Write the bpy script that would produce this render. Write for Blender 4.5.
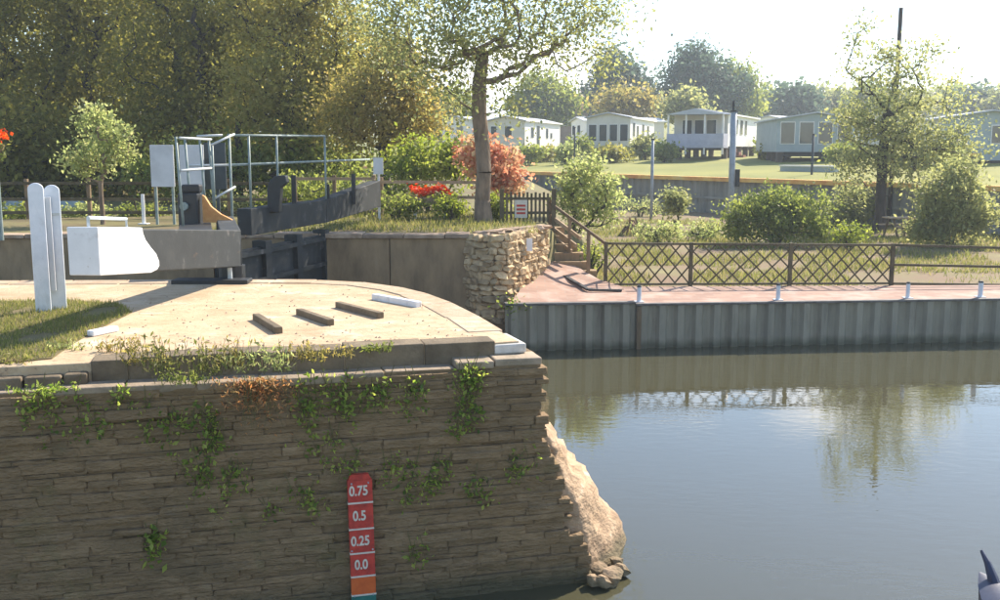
import bpy, bmesh, math, random
import numpy as np
from mathutils import Vector, Matrix
R = math.radians
random.seed(7); rng = np.random.default_rng(7)
for o in list(bpy.data.objects): bpy.data.objects.remove(o)
scene = bpy.context.scene
col = scene.collection

# ------------------------------------------------------------------ camera
HC = 4.43; PITCH = 8.53; F = 1000.0
cam_d = bpy.data.cameras.new('camera'); cam = bpy.data.objects.new('camera', cam_d); col.objects.link(cam)
cam.location = (0, 0, HC); cam.rotation_euler = (R(90 - PITCH), 0, 0)
cam_d.sensor_width = 36; cam_d.lens = 36.0; cam_d.clip_start = 0.1; cam_d.clip_end = 4000
scene.camera = cam
# ------------------------------------------------------------------ sky, sun, exposure
SUN_AZ = 42.0; SUN_EL = 39.0
world = bpy.data.worlds.new('World'); scene.world = world; world.use_nodes = True
wn = world.node_tree.nodes; wl = world.node_tree.links; wn.clear()
wo = wn.new('ShaderNodeOutputWorld'); bg = wn.new('ShaderNodeBackground'); sky = wn.new('ShaderNodeTexSky')
sky.sky_type = 'NISHITA'; sky.sun_disc = False; sky.sun_elevation = R(SUN_EL); sky.sun_rotation = R(SUN_AZ)
sky.air_density = 1.0; sky.dust_density = .35; sky.ozone_density = 2.0
bg.inputs['Strength'].default_value = 0.12
# thin broken cloud, mixed evenly over the whole sky
tc = wn.new('ShaderNodeTexCoord'); mp = wn.new('ShaderNodeMapping'); mp.inputs['Scale'].default_value = (1.0, 1.0, 3.2)
mp.inputs['Location'].default_value = (3.1, 0.4, 0.0)
cn = wn.new('ShaderNodeTexNoise'); cn.inputs['Scale'].default_value = 2.6; cn.inputs['Detail'].default_value = 7; cn.inputs['Roughness'].default_value = .55
cr = wn.new('ShaderNodeValToRGB'); cr.color_ramp.elements[0].position = .56; cr.color_ramp.elements[1].position = .68
cr.color_ramp.elements[0].color = (0, 0, 0, 1); cr.color_ramp.elements[1].color = (.8, .8, .8, 1)
mx = wn.new('ShaderNodeMixRGB'); mx.inputs['Color2'].default_value = (13, 12.2, 11.4, 1)
wl.new(tc.outputs['Generated'], mp.inputs['Vector']); wl.new(mp.outputs['Vector'], cn.inputs['Vector'])
wl.new(cn.outputs['Fac'], cr.inputs['Fac']); wl.new(cr.outputs['Color'], mx.inputs['Fac'])
hsw = wn.new('ShaderNodeHueSaturation'); hsw.inputs['Saturation'].default_value = 1.15; wl.new(sky.outputs['Color'], hsw.inputs['Color']); wl.new(hsw.outputs['Color'], mx.inputs['Color1']); wl.new(mx.outputs['Color'], bg.inputs['Color']); wl.new(bg.outputs['Background'], wo.inputs['Surface'])
sun_d = bpy.data.lights.new('sun', 'SUN'); sun_d.energy = 5.0; sun_d.angle = R(0.6); sun_d.color = (1.0, .90, .76)
sun = bpy.data.objects.new('sun', sun_d); col.objects.link(sun)
sdir = Vector((math.sin(R(SUN_AZ)) * math.cos(R(SUN_EL)), math.cos(R(SUN_AZ)) * math.cos(R(SUN_EL)), math.sin(R(SUN_EL))))
sun.rotation_euler = sdir.to_track_quat('Z', 'Y').to_euler(); sun.location = (30, 30, 40)
vs = scene.view_settings; vs.view_transform = 'Standard'; vs.look = 'None'; vs.exposure = 1.12; vs.gamma = 1.0; vs.use_curve_mapping = False
scene.render.engine = 'CYCLES'

# ------------------------------------------------------------------ pixel -> place (photo pixels, 1000 x 600)
cp, sp = math.cos(R(PITCH)), math.sin(R(PITCH))
def ray(px, py):
    a, b = (px - 500) / F, (300 - py) / F
    return Vector((a, cp + b * sp, -sp + b * cp))
def at_z(px, py, z):
    r = ray(px, py); t = (z - HC) / r.z; return Vector((r.x * t, r.y * t, z))
def at_d(px, py, d):
    r = ray(px, py); t = d / r.y; return Vector((r.x * t, d, HC + r.z * t))

# ------------------------------------------------------------------ object helpers
def tag(o, label=None, cat=None, group=None, kind=None):
    if label: o['label'] = label
    if cat: o['category'] = cat
    if group: o['group'] = group
    if kind: o['kind'] = kind
    return o
def empty(name, loc, rz=0, label=None, cat=None, group=None):
    o = bpy.data.objects.new(name, None); col.objects.link(o); o.location = loc; o.rotation_euler = (0, 0, rz)
    o.empty_display_size = .2
    return tag(o, label, cat, group)
class MB:
    """collects shapes into one mesh"""
    def __init__(s): s.v = []; s.f = []
    def add(s, vs_, fs_):
        n = len(s.v); s.v += [tuple(v) for v in vs_]; s.f += [tuple(i + n for i in f) for f in fs_]; return s
    def box(s, x0, x1, y0, y1, z0, z1):
        return s.add([(x0,y0,z0),(x1,y0,z0),(x1,y1,z0),(x0,y1,z0),(x0,y0,z1),(x1,y0,z1),(x1,y1,z1),(x0,y1,z1)],
            [(0,3,2,1),(4,5,6,7),(0,1,5,4),(1,2,6,5),(2,3,7,6),(3,0,4,7)])
    def bar(s, a, b, w, h, up=(0,0,1), w2=None, h2=None):
        a, b = Vector(a), Vector(b); d = (b - a).normalized(); u = Vector(up)
        if abs(d.dot(u)) > .98: u = Vector((0, 1, 0))
        x = d.cross(u).normalized(); y = x.cross(d).normalized()
        w2 = w if w2 is None else w2; h2 = h if h2 is None else h2
        P = []
        for c, ww, hh in ((a, w, h), (b, w2, h2)):
            for i, j in ((-1,-1),(1,-1),(1,1),(-1,1)): P.append(c + x * (i*ww/2) + y * (j*hh/2))
        return s.add(P, [(0,1,2,3),(7,6,5,4),(0,4,5,1),(1,5,6,2),(2,6,7,3),(3,7,4,0)])
    def tube(s, pts, r, n=8, r2=None, cap=True):
        pts = [Vector(p) for p in pts]; m = len(pts); base = len(s.v); V = []
        for i, p in enumerate(pts):
            d = (pts[min(i+1, m-1)] - pts[max(i-1, 0)]).normalized()
            u = Vector((0,0,1)) if abs(d.z) < .9 else Vector((1,0,0))
            x = d.cross(u).normalized(); y = x.cross(d)
            rr = r if r2 is None else r + (r2 - r) * i / max(1, m-1)
            for k in range(n):
                a = 2*math.pi*k/n; V.append(p + x*(math.cos(a)*rr) + y*(math.sin(a)*rr))
        fs = []
        for i in range(m-1):
            for k in range(n):
                fs.append((i*n+k, i*n+(k+1)%n, (i+1)*n+(k+1)%n, (i+1)*n+k))
        if cap: fs += [tuple(range(n-1,-1,-1)), tuple((m-1)*n+k for k in range(n))]
        return s.add(V, fs)
    def prism(s, poly, z0, z1):
        n = len(poly)
        V = [(p[0],p[1],z0) for p in poly] + [(p[0],p[1],z1) for p in poly]
        return s.add(V, [tuple(range(n-1,-1,-1)), tuple(range(n,2*n))] + [(i,(i+1)%n,n+(i+1)%n,n+i) for i in range(n)])
    def mesh(s, name, m=None, smooth=False):
        me = bpy.data.meshes.new(name); me.from_pydata(s.v, [], s.f); me.validate(); me.update()
        bm = bmesh.new(); bm.from_mesh(me); bmesh.ops.recalc_face_normals(bm, faces=bm.faces); bm.to_mesh(me); bm.free()
        if m: me.materials.append(m)
        if smooth: me.polygons.foreach_set('use_smooth', [True]*len(me.polygons))
        return me
    def build(s, name, m, parent=None, smooth=False, bevel=0):
        return link(name, s.mesh(name, m, smooth), parent, bevel)
def link(name, me, parent=None, bevel=0):
    o = bpy.data.objects.new(name, me); col.objects.link(o)
    if parent is not None: o.parent = parent
    if bevel:
        b = o.modifiers.new('bevel', 'BEVEL'); b.width = bevel; b.segments = 2; b.limit_method = 'ANGLE'
    return o
def wchild(o, parent):
    """parent o (built in world coordinates) to a thing placed elsewhere"""
    o.parent = parent; loc = parent.location; rz = parent.rotation_euler.z
    o.matrix_parent_inverse = (Matrix.Translation(loc) @ Matrix.Rotation(rz, 4, 'Z')).inverted()
    return o
def copy_tree(o, parent=None):
    c = o.copy(); col.objects.link(c)
    if parent is not None: c.parent = parent
    for ch in list(o.children): copy_tree(ch, c)
    return c

# ------------------------------------------------------------------ materials
MATS = {}
def mat(name, c1, c2=None, rough=.8, scale=4.0, bump=.3, bscale=None, objrand=.0, spec=.3, metal=0, detail=6, dist=.02, c3=None, c3pos=.62, stretch=(1,1,1), coords='Object'):
    m = bpy.data.materials.new(name); m.use_nodes = True; n = m.node_tree.nodes; l = m.node_tree.links
    b = n['Principled BSDF']; b.inputs['Roughness'].default_value = rough; b.inputs['Metallic'].default_value = metal
    b.inputs['Specular IOR Level'].default_value = spec
    t = n.new('ShaderNodeTexCoord'); mp_ = n.new('ShaderNodeMapping'); mp_.inputs['Scale'].default_value = stretch
    geo = n.new('ShaderNodeNewGeometry')
    l.new(geo.outputs['Position'] if coords == 'World' else t.outputs[coords], mp_.inputs['Vector'])
    nz = n.new('ShaderNodeTexNoise'); nz.inputs['Scale'].default_value = scale; nz.inputs['Detail'].default_value = detail; nz.inputs['Roughness'].default_value = .62
    l.new(mp_.outputs['Vector'], nz.inputs['Vector'])
    c2 = c2 or tuple(x * .8 for x in c1)
    rp = n.new('ShaderNodeValToRGB'); e = rp.color_ramp.elements
    e[0].position = .35; e[0].color = (*c2, 1); e[1].position = .6; e[1].color = (*c1, 1)
    if c3: x = e.new(c3pos + .08); x.color = (*c3, 1)
    l.new(nz.outputs['Fac'], rp.inputs['Fac'])
    out = rp.outputs['Color']
    if objrand:
        oi = n.new('ShaderNodeObjectInfo'); hs = n.new('ShaderNodeHueSaturation')
        mr = n.new('ShaderNodeMapRange'); mr.inputs['To Min'].default_value = 1 - objrand; mr.inputs['To Max'].default_value = 1 + objrand
        l.new(oi.outputs['Random'], mr.inputs['Value']); l.new(mr.outputs['Result'], hs.inputs['Value']); l.new(out, hs.inputs['Color']); out = hs.outputs['Color']
    l.new(out, b.inputs['Base Color'])
    if bump:
        n2 = n.new('ShaderNodeTexNoise'); n2.inputs['Scale'].default_value = bscale or scale * 6; n2.inputs['Detail'].default_value = 6
        l.new(mp_.outputs['Vector'], n2.inputs['Vector'])
        bp = n.new('ShaderNodeBump'); bp.inputs['Strength'].default_value = bump; bp.inputs['Distance'].default_value = dist
        l.new(n2.outputs['Fac'], bp.inputs['Height']); l.new(bp.outputs['Normal'], b.inputs['Normal'])
    MATS[name] = m; return m
def leafmat(name, cols, trans=.45, rough=.55):
    """leaves: colour picked per leaf, light passing through"""
    m = bpy.data.materials.new(name); m.use_nodes = True; n = m.node_tree.nodes; l = m.node_tree.links; n.clear()
    at = n.new('ShaderNodeAttribute'); at.attribute_name = 'rnd'
    rp = n.new('ShaderNodeValToRGB'); e = rp.color_ramp.elements
    for i, c in enumerate(cols):
        x = e[i] if i < 2 else e.new(1.0); x.position = i / (len(cols) - 1); x.color = (*c, 1)
    l.new(at.outputs['Fac'], rp.inputs['Fac'])
    d = n.new('ShaderNodeBsdfPrincipled'); d.inputs['Roughness'].default_value = rough; d.inputs['Specular IOR Level'].default_value = .25
    tr = n.new('ShaderNodeBsdfTranslucent'); mx_ = n.new('ShaderNodeMixShader'); mx_.inputs['Fac'].default_value = trans
    hs = n.new('ShaderNodeHueSaturation'); hs.inputs['Value'].default_value = 1.9; hs.inputs['Saturation'].default_value = 1.1
    l.new(rp.outputs['Color'], d.inputs['Base Color']); l.new(rp.outputs['Color'], hs.inputs['Color']); l.new(hs.outputs['Color'], tr.inputs['Color'])
    l.new(d.outputs[0], mx_.inputs[1]); l.new(tr.outputs[0], mx_.inputs[2])
    o = n.new('ShaderNodeOutputMaterial'); l.new(mx_.outputs[0], o.inputs['Surface']); MATS[name] = m; return m

# ------------------------------------------------------------------ leaves and trees
def leaf_mesh(name, pts, size, m, svar=.4, aspect=.55, up=0.0, rnd=None):
    """one mesh of many small folded leaves at pts (n,3)"""
    pts = np.asarray(pts, dtype=np.float64); n = len(pts)
    d = rng.normal(size=(n, 3)); d[:, 2] += up; d /= np.linalg.norm(d, axis=1)[:, None]
    w = rng.normal(size=(n, 3)); w -= (w * d).sum(1)[:, None] * d; w /= np.linalg.norm(w, axis=1)[:, None]
    nn = np.cross(d, w)
    s = size * (1 + svar * rng.uniform(-1, 1, n))[:, None]
    a = pts - d * s * .5; b = pts + w * s * aspect * .5 + nn * s * .08; c = pts + d * s * .5; e = pts - w * s * aspect * .5 + nn * s * .08
    V = np.empty((n * 4, 3)); V[0::4] = a; V[1::4] = b; V[2::4] = c; V[3::4] = e
    me = bpy.data.meshes.new(name); me.vertices.add(n * 4); me.vertices.foreach_set('co', V.ravel())
    me.loops.add(n * 4); me.loops.foreach_set('vertex_index', np.arange(n * 4, dtype=np.int32))
    me.polygons.add(n); me.polygons.foreach_set('loop_start', np.arange(0, n * 4, 4, dtype=np.int32))
    me.update(calc_edges=True)
    r = rng.uniform(0, 1, n) if rnd is None else np.clip(np.asarray(rnd) + rng.uniform(-.25, .25, n), 0, 1)
    at = me.attributes.new('rnd', 'FLOAT', 'FACE'); at.data.foreach_set('value', r.astype(np.float32))
    me.materials.append(m); return me
def blade_mesh(name, pts, h, w, m, lean=.35, hvar=.5):
    pts = np.asarray(pts); n = len(pts); a = rng.uniform(0, 6.283, n)
    hh = h * (1 + hvar * rng.uniform(-1, 1, n)); dx = np.cos(a) * w / 2; dy = np.sin(a) * w / 2
    ln = rng.normal(size=(n, 2)) * lean * hh[:, None]
    V = np.empty((n * 3, 3)); V[0::3] = pts + np.c_[dx, dy, np.zeros(n)]; V[1::3] = pts - np.c_[dx, dy, np.zeros(n)]; V[2::3] = pts + np.c_[ln, hh]
    me = bpy.data.meshes.new(name); me.vertices.add(n * 3); me.vertices.foreach_set('co', V.ravel())
    me.loops.add(n * 3); me.loops.foreach_set('vertex_index', np.arange(n * 3, dtype=np.int32))
    me.polygons.add(n); me.polygons.foreach_set('loop_start', np.arange(0, n * 3, 3, dtype=np.int32)); me.update(calc_edges=True)
    at = me.attributes.new('rnd', 'FLOAT', 'FACE'); at.data.foreach_set('value', rng.uniform(0, 1, n).astype(np.float32))
    me.materials.append(m); return me
def tree(name, label, cat, base, lobes, trunk_r, leafm, barkm, nclump=60, nleaf=60, lsize=.2, crad=.6, group=None, trunk_top=None,
         shell=.55, wood=True, flat=.75, stems=1, bendy=.12, sides=6, rexp=.55):
    """lobes: (x, y, z, rx, ry, rz) relative to base. Limbs are grown to clumps of leaves spread through the lobes."""
    root = empty(name, base, 0, label, cat, group)
    vol = np.array([l_[3] * l_[4] * l_[5] for l_ in lobes]); vol = vol ** .7; vol /= vol.sum()
    cl = []
    for _ in range(nclump):
        l_ = lobes[rng.choice(len(lobes), p=vol)]
        u = rng.normal(size=3); u /= np.linalg.norm(u); r = rng.uniform(shell ** 3, 1) ** (1 / 3) * rng.uniform(.86, 1.06)
        cl.append(np.array(l_[:3]) + u * r * np.array(l_[3:]))
    cl = np.array(cl); cl[:, 2] = np.maximum(cl[:, 2], .12)
    top = trunk_top or min(l_[2] for l_ in lobes)
    nodes = []; par = []
    for s_ in range(stems):
        off = rng.normal(size=2) * trunk_r * 1.5 if stems > 1 else np.zeros(2)
        k0 = len(nodes)
        for i in range(7):
            t = i / 6; jit = rng.normal(size=2) * bendy * top * .12 * (1 if i else 0)
            nodes.append(np.array([off[0] * (1 + 2*t) + jit[0], off[1] * (1 + 2*t) + jit[1], -.15 + (top + .15) * t])); par.append(k0 + i - 1 if i else -1)
    nt = len(nodes)
    order = np.argsort(np.linalg.norm(cl - nodes[nt - 1], axis=1)); tips = []
    for ci in order:
        c = cl[ci]; N = np.array(nodes); dv = c - N; dist = np.linalg.norm(dv, axis=1)
        pen = dist + np.where(dv[:, 2] < .1 * dist, .8 * dist, 0); pen[:max(1, nt // 3)] += dist[:max(1, nt // 3)] * .6
        j = int(np.argmin(pen)); L = dist[j]; prev = j; steps = max(2, min(5, int(L / (.35 * crad + .2)))) if wood else 1
        mid = rng.normal(size=3) * L * bendy; mid[2] -= L * .06
        for k in range(1, steps + 1):
            t = k / steps; q = N[j] + (c - N[j]) * t + mid * 4 * t * (1 - t) * .6
            nodes.append(q); par.append(prev); prev = len(nodes) - 1
        tips.append(prev)
    N = np.array(nodes)
    if wood:
        cnt = np.zeros(len(N))
        for t_ in tips:
            k = t_
            while k >= 0: cnt[k] += 1; k = par[k]
        tot = len(tips) / stems
        rad = trunk_r * np.clip(cnt / tot, .0002, 1) ** rexp; rad = np.maximum(rad, trunk_r * .03)
        rad[:nt] = np.maximum(rad[:nt], trunk_r * np.tile(np.linspace(1.15, .55, 7), stems)); rad[0] *= 1.25
        tr = MB(); brs = {}; own = {}
        for k in range(len(N)):
            p = par[k]
            if p < 0: continue
            if k >= nt: own[k] = own[p] if p >= nt else k
            (tr if k < nt else brs.setdefault(own[k], MB())).tube([N[p], N[k]], min(rad[p], rad[k] * 1.5), sides if rad[k] > .25 * trunk_r else 4, r2=rad[k], cap=False)
        tr.build('trunk', barkm, root, smooth=True)
        for b_ in brs.values(): b_.build('limb', barkm, root, smooth=True)
    npl = np.maximum(4, rng.poisson(nleaf, len(cl)))
    pts = []; rn = []
    for c, k in zip(cl, npl):
        g = rng.normal(size=(k, 3)) * crad * np.array([1, 1, flat]) * .55 * rng.uniform(.7, 1.3)
        pts.append(c + g); rn += [rng.uniform(.15, .85)] * k
    pts = np.concatenate(pts); pts[:, 2] = np.maximum(pts[:, 2], .03)
    link('crown', leaf_mesh('crown', pts, lsize, leafm, rnd=rn), root)
    return root
# ------------------------------------------------------------------ palette
M = MATS
mat('wall_stone', (.26,.175,.094), (.20,.135,.072), rough=.9, scale=5, bump=.9, bscale=16, dist=.04, objrand=.10, c3=(.30,.21,.12), stretch=(1,1,2.6), coords='World')
mat('wall_core', (.22,.15,.08), (.15,.105,.06), rough=.95, scale=6, bump=.5)
mat('deck_paving', (.54,.42,.27), (.44,.32,.195), rough=.9, scale=1.7, bump=.45, bscale=26, c3=(.56,.47,.37), coords='World', detail=9)
mat('edge_stone', (.50,.39,.27), (.40,.30,.20), rough=.9, scale=3, bump=.4, bscale=30, objrand=.1, c3=(.50,.30,.21), c3pos=.64, coords='World')
mat('block', (.20,.155,.10), (.13,.10,.065), rough=.9, scale=4, bump=.5, bscale=28, objrand=.14, coords='World')
mat('ledge', (.36,.28,.20), (.24,.19,.13), rough=.9, scale=5, bump=.5, bscale=30, objrand=.15, coords='World')
mat('white_slab', (.62,.60,.56), (.50,.47,.42), rough=.8, scale=6, bump=.2)
mat('apron_rock', (.46,.32,.20), (.27,.18,.11), rough=.9, scale=3.2, bump=.7, bscale=14, dist=.05, c3=(.50,.40,.30), coords='World', stretch=(1,1,1.6))
mat('rubble', (.56,.41,.23), (.36,.25,.14), rough=.92, scale=6, bump=.6, bscale=25, objrand=.3, coords='World')
mat('mortar', (.20,.16,.11), (.13,.10,.07), rough=.95, scale=9, bump=.5)
mat('chamber_wall', (0.36,0.25,0.14), (0.22,0.155,0.09), rough=.9, scale=2.2, bump=.4, bscale=18, c3=(0.37,0.27,0.165), stretch=(1,1,.4), coords='World')
mat('capping', (.42,.31,.22), (.27,.19,.13), rough=.92, scale=4, bump=.5, bscale=20, objrand=.22, coords='World')
mat('steel_pile', (.30,.275,.205), (.21,.195,.15), rough=.6, scale=2.0, bump=.25, bscale=16, objrand=.10, c3=(.23,.20,.15), stretch=(1,1,.25), coords='World', spec=.4)
mat('pile_cap', (.16,.15,.14), (.09,.08,.075), rough=.7, scale=5)
mat('flood_pile', (.31,.305,.265), (.24,.235,.21), rough=.75, scale=1.5, bump=.15, objrand=.08, stretch=(1,1,.3), coords='World')
mat('flood_cap', (.85,.56,.16), (.70,.30,.09), rough=.8, scale=.9, bump=.1, coords='World', c3=(.60,.50,.25))
mat('gate_steel', (.030,.034,.035), (.022,.025,.026), rough=.7, scale=3, bump=.12, bscale=30, spec=.4, c3=(.11,.105,.10))
mat('black_steel', (.028,.03,.032), (.018,.019,.02), rough=.5, scale=6, bump=.1, spec=.45)
mat('white_paint', (.80,.80,.80), (.72,.72,.72), rough=.5, scale=4, bump=.06, bscale=20, spec=.4)
mat('post_paint', (.70,.73,.76), (.58,.62,.66), rough=.5, scale=4, bump=.06, spec=.4)
mat('rail_paint', (.27,.32,.30), (.17,.22,.20), rough=.5, scale=8, bump=.05, spec=.4)
mat('rail_white', (.56,.58,.57), (.42,.45,.44), rough=.5, scale=8, bump=.05, spec=.4)
mat('panel_grey', (.60,.61,.62), (.50,.51,.52), rough=.6, scale=2, bump=.05)
mat('orange_paint', (.62,.30,.10), (.52,.22,.07), rough=.6, scale=8, bump=.1)
mat('wood', (.24,.17,.10), (.15,.105,.065), rough=.85, scale=5, bump=.3, bscale=40, objrand=.2, stretch=(1,1,.3))
mat('fence_wood', (.13,.105,.06), (.075,.06,.035), rough=.85, scale=5, bump=.3, bscale=40, objrand=.2)
mat('pale_wood', (.42,.30,.19), (.30,.20,.12), rough=.85, scale=5, bump=.3, objrand=.15)
mat('bark', (.26,.19,.13), (.14,.105,.075), rough=.95, scale=7, bump=.9, bscale=18, dist=.04, stretch=(1,1,.3))
mat('bark_dark', (.075,.062,.05), (.04,.034,.028), rough=.95, scale=7, bump=.8, bscale=18, dist=.04, stretch=(1,1,.3))
mat('soil_grass', (.17,.155,.06), (.15,.11,.06), rough=.95, scale=.55, bump=.6, bscale=12, c3=(.16,.145,.06), coords='World', detail=10)
mat('plot_soil', (.20,.165,.08), (.21,.14,.09), rough=.95, scale=.8, bump=.6, bscale=12, c3=(.24,.21,.09), coords='World', detail=10)
mat('lawn', (.26,.25,.06), (.18,.19,.045), rough=.95, scale=.12, bump=.2, bscale=6, c3=(.30,.26,.08), coords='World', detail=8)
mat('gravel_path', (.48,.40,.36), (.36,.29,.25), rough=.95, scale=5, bump=.3, coords='World')
mat('steel_post', (.34,.38,.42), (.26,.29,.33), rough=.5, scale=5, bump=.05, spec=.4)
mat('caravan_cream', (.70,.66,.57), (.64,.60,.51), rough=.6, scale=1.5, bump=.03)
mat('caravan_white', (.86,.83,.78), (.80,.77,.72), rough=.6, scale=1.5, bump=.03)
mat('caravan_teal', (.40,.45,.45), (.34,.39,.39), rough=.6, scale=1.5, bump=.03)
mat('caravan_roof', (.50,.52,.55), (.42,.44,.47), rough=.6, scale=1.0, bump=.05)
mat('skirting', (.16,.12,.09), (.10,.08,.06), rough=.9, scale=3, bump=.2)
mat('deck_lav', (.50,.50,.58), (.42,.42,.5), rough=.6, scale=3, bump=.05)
mat('roof_tile', (.30,.13,.085), (.20,.085,.06), rough=.85, scale=3, bump=.3, objrand=.25)
mat('house_wall', (.40,.30,.25), (.30,.22,.18), rough=.9, scale=2, bump=.1, objrand=.25)
mat('red_paint', (.55,.06,.04), (.34,.04,.03), rough=.7, scale=14, bump=.08)
mat('orange_panel', (.62,.13,.03), (.52,.10,.025), rough=.6, scale=10, bump=.08)
mat('teal_panel', (.03,.16,.13), (.02,.11,.09), rough=.6, scale=10, bump=.08)
mat('mark_white', (.66,.60,.50), (.55,.50,.42), rough=.7, scale=20, bump=.05)
mat('navy', (.035,.045,.085), (.025,.03,.06), rough=.5, scale=4, bump=.1, spec=.4)
mat('bin', (.06,.075,.08), (.045,.055,.06), rough=.6, scale=4, bump=.05)
g = mat('glass', (.05,.065,.075), (.035,.05,.06), rough=.08, scale=2, bump=0, spec=.8)
leafmat('leaf_dark', [(.11,.112,.03),(.19,.185,.05),(.29,.26,.075)], .6)
leafmat('leaf_olive', [(.17,.165,.045),(.27,.25,.075),(.38,.33,.12)], .6)
leafmat('leaf_mid', [(0.118,0.146,0.041),(0.184,0.216,0.058),(0.282,0.294,0.082)], .55)
leafmat('leaf_gold', [(0.155,0.150,0.046),(0.274,0.237,0.079),(0.383,0.290,0.105)], .55)
leafmat('leaf_pale', [(0.186,0.220,0.079),(0.288,0.321,0.131),(0.389,0.371,0.176)], .55)
leafmat('leaf_bright', [(0.132,0.168,0.030),(0.204,0.240,0.048),(0.288,0.300,0.072)], .55)
leafmat('leaf_blue', [(0.051,0.085,0.058),(0.085,0.126,0.082),(0.126,0.169,0.109)], .35)
leafmat('leaf_grey', [(0.165,0.185,0.085),(0.245,0.255,0.105),(0.33,0.32,0.135)], .55)
leafmat('leaf_autumn', [(.45,.17,.11),(.52,.30,.19),(.42,.38,.22)], .45)
leafmat('leaf_ivy', [(0.070,0.121,0.024),(0.224,0.297,0.060),(0.448,0.486,0.120)], .55)
leafmat('leaf_dry', [(.42,.19,.08),(.55,.29,.13),(.42,.32,.15)], .4)
leafmat('petal_red', [(.65,.05,.02),(.75,.10,.03),(.55,.16,.06)], .35)
leafmat('petal_white', [(.75,.68,.62),(.72,.50,.45),(.6,.6,.42)], .3)
leafmat('grass_blade', [(.11,.13,.035),(.19,.195,.06),(.28,.235,.11)], .45)

# brick-red streaks, pale worn spots and dark specks on the deck
def weather(m, layers):
    n = m.node_tree.nodes; l = m.node_tree.links; b = n['Principled BSDF']; src = b.inputs['Base Color'].links[0].from_socket
    g_ = n.new('ShaderNodeNewGeometry')
    for colr, sc, lo, hi, fac, st in layers:
        mp_ = n.new('ShaderNodeMapping'); mp_.inputs['Scale'].default_value = st; l.new(g_.outputs['Position'], mp_.inputs['Vector'])
        z_ = n.new('ShaderNodeTexNoise'); z_.inputs['Scale'].default_value = sc; z_.inputs['Detail'].default_value = 8; z_.inputs['Roughness'].default_value = .7; l.new(mp_.outputs['Vector'], z_.inputs['Vector'])
        r_ = n.new('ShaderNodeMapRange'); r_.inputs['From Min'].default_value = lo; r_.inputs['From Max'].default_value = hi; r_.inputs['To Max'].default_value = fac; l.new(z_.outputs['Fac'], r_.inputs['Value'])
        x_ = n.new('ShaderNodeMixRGB'); x_.inputs['Color2'].default_value = (*colr, 1); l.new(r_.outputs['Result'], x_.inputs['Fac']); l.new(src, x_.inputs['Color1']); src = x_.outputs['Color']
    l.new(src, b.inputs['Base Color'])
for k_ in ('deck_paving', 'edge_stone'): weather(M[k_], [((.44,.27,.15),1.8,.50,.66,.6,(1,2.6,1)), ((.70,.62,.52),1.3,.57,.72,.7,(1,1,1)), ((.14,.10,.07),16,.60,.68,.85,(1,1,1)), ((.24,.17,.09),.9,.56,.72,.6,(1,1,1)), ((.33,.22,.13),5,.54,.66,.6,(1,1.8,1))])
weather(M['wall_stone'], [((.14,.10,.055),1.1,.50,.70,.7,(1,1,1.4)), ((.13,.125,.05),1.6,.56,.70,.55,(1,1,.8)), ((.22,.18,.13),2.3,.60,.74,.6,(1,1,2.5))])
weather(M['steel_pile'], [((.10,.075,.05),1.5,.55,.72,.6,(2.5,1,.3)), ((.25,.25,.21),2.5,.58,.72,.5,(3,1,.2))])
weather(M['white_paint'], [((.45,.43,.40),5,.56,.70,.6,(1,1,1)), ((.30,.22,.14),9,.64,.70,.8,(1,1,.5))])
weather(M['post_paint'], [((.40,.40,.38),4,.54,.70,.6,(1,1,.4)), ((.25,.20,.14),10,.63,.70,.8,(1,1,.6))])
weather(M['gate_steel'], [((.16,.10,.06),3,.62,.74,.5,(1,1,2)), ((.065,.068,.066),1.2,.55,.7,.5,(1,1,1))])

def tide_band(m, colr, top, soft):
    n = m.node_tree.nodes; l = m.node_tree.links; b = n['Principled BSDF']; src = b.inputs['Base Color'].links[0].from_socket
    g_ = n.new('ShaderNodeNewGeometry'); sx = n.new('ShaderNodeSeparateXYZ'); l.new(g_.outputs['Position'], sx.inputs[0])
    z_ = n.new('ShaderNodeTexNoise'); z_.inputs['Scale'].default_value = 3; z_.inputs['Detail'].default_value = 5; l.new(g_.outputs['Position'], z_.inputs['Vector'])
    a_ = n.new('ShaderNodeMath'); a_.operation = 'MULTIPLY_ADD'; a_.inputs[1].default_value = -.25; l.new(z_.outputs['Fac'], a_.inputs[0]); l.new(sx.outputs['Z'], a_.inputs[2])
    r_ = n.new('ShaderNodeMapRange'); r_.inputs['From Min'].default_value = top - .125 - soft; r_.inputs['From Max'].default_value = top - .125; r_.inputs['To Min'].default_value = .85; r_.inputs['To Max'].default_value = 0; l.new(a_.outputs[0], r_.inputs['Value'])
    x_ = n.new('ShaderNodeMixRGB'); x_.inputs['Color2'].default_value = (*colr, 1); l.new(r_.outputs['Result'], x_.inputs['Fac']); l.new(src, x_.inputs['Color1']); l.new(x_.outputs['Color'], b.inputs['Base Color'])
tide_band(M['wall_stone'], (.075,.07,.04), .30, .22); tide_band(M['apron_rock'], (.12,.10,.055), .20, .14); tide_band(M['steel_pile'], (.08,.08,.05), .22, .16)

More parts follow.
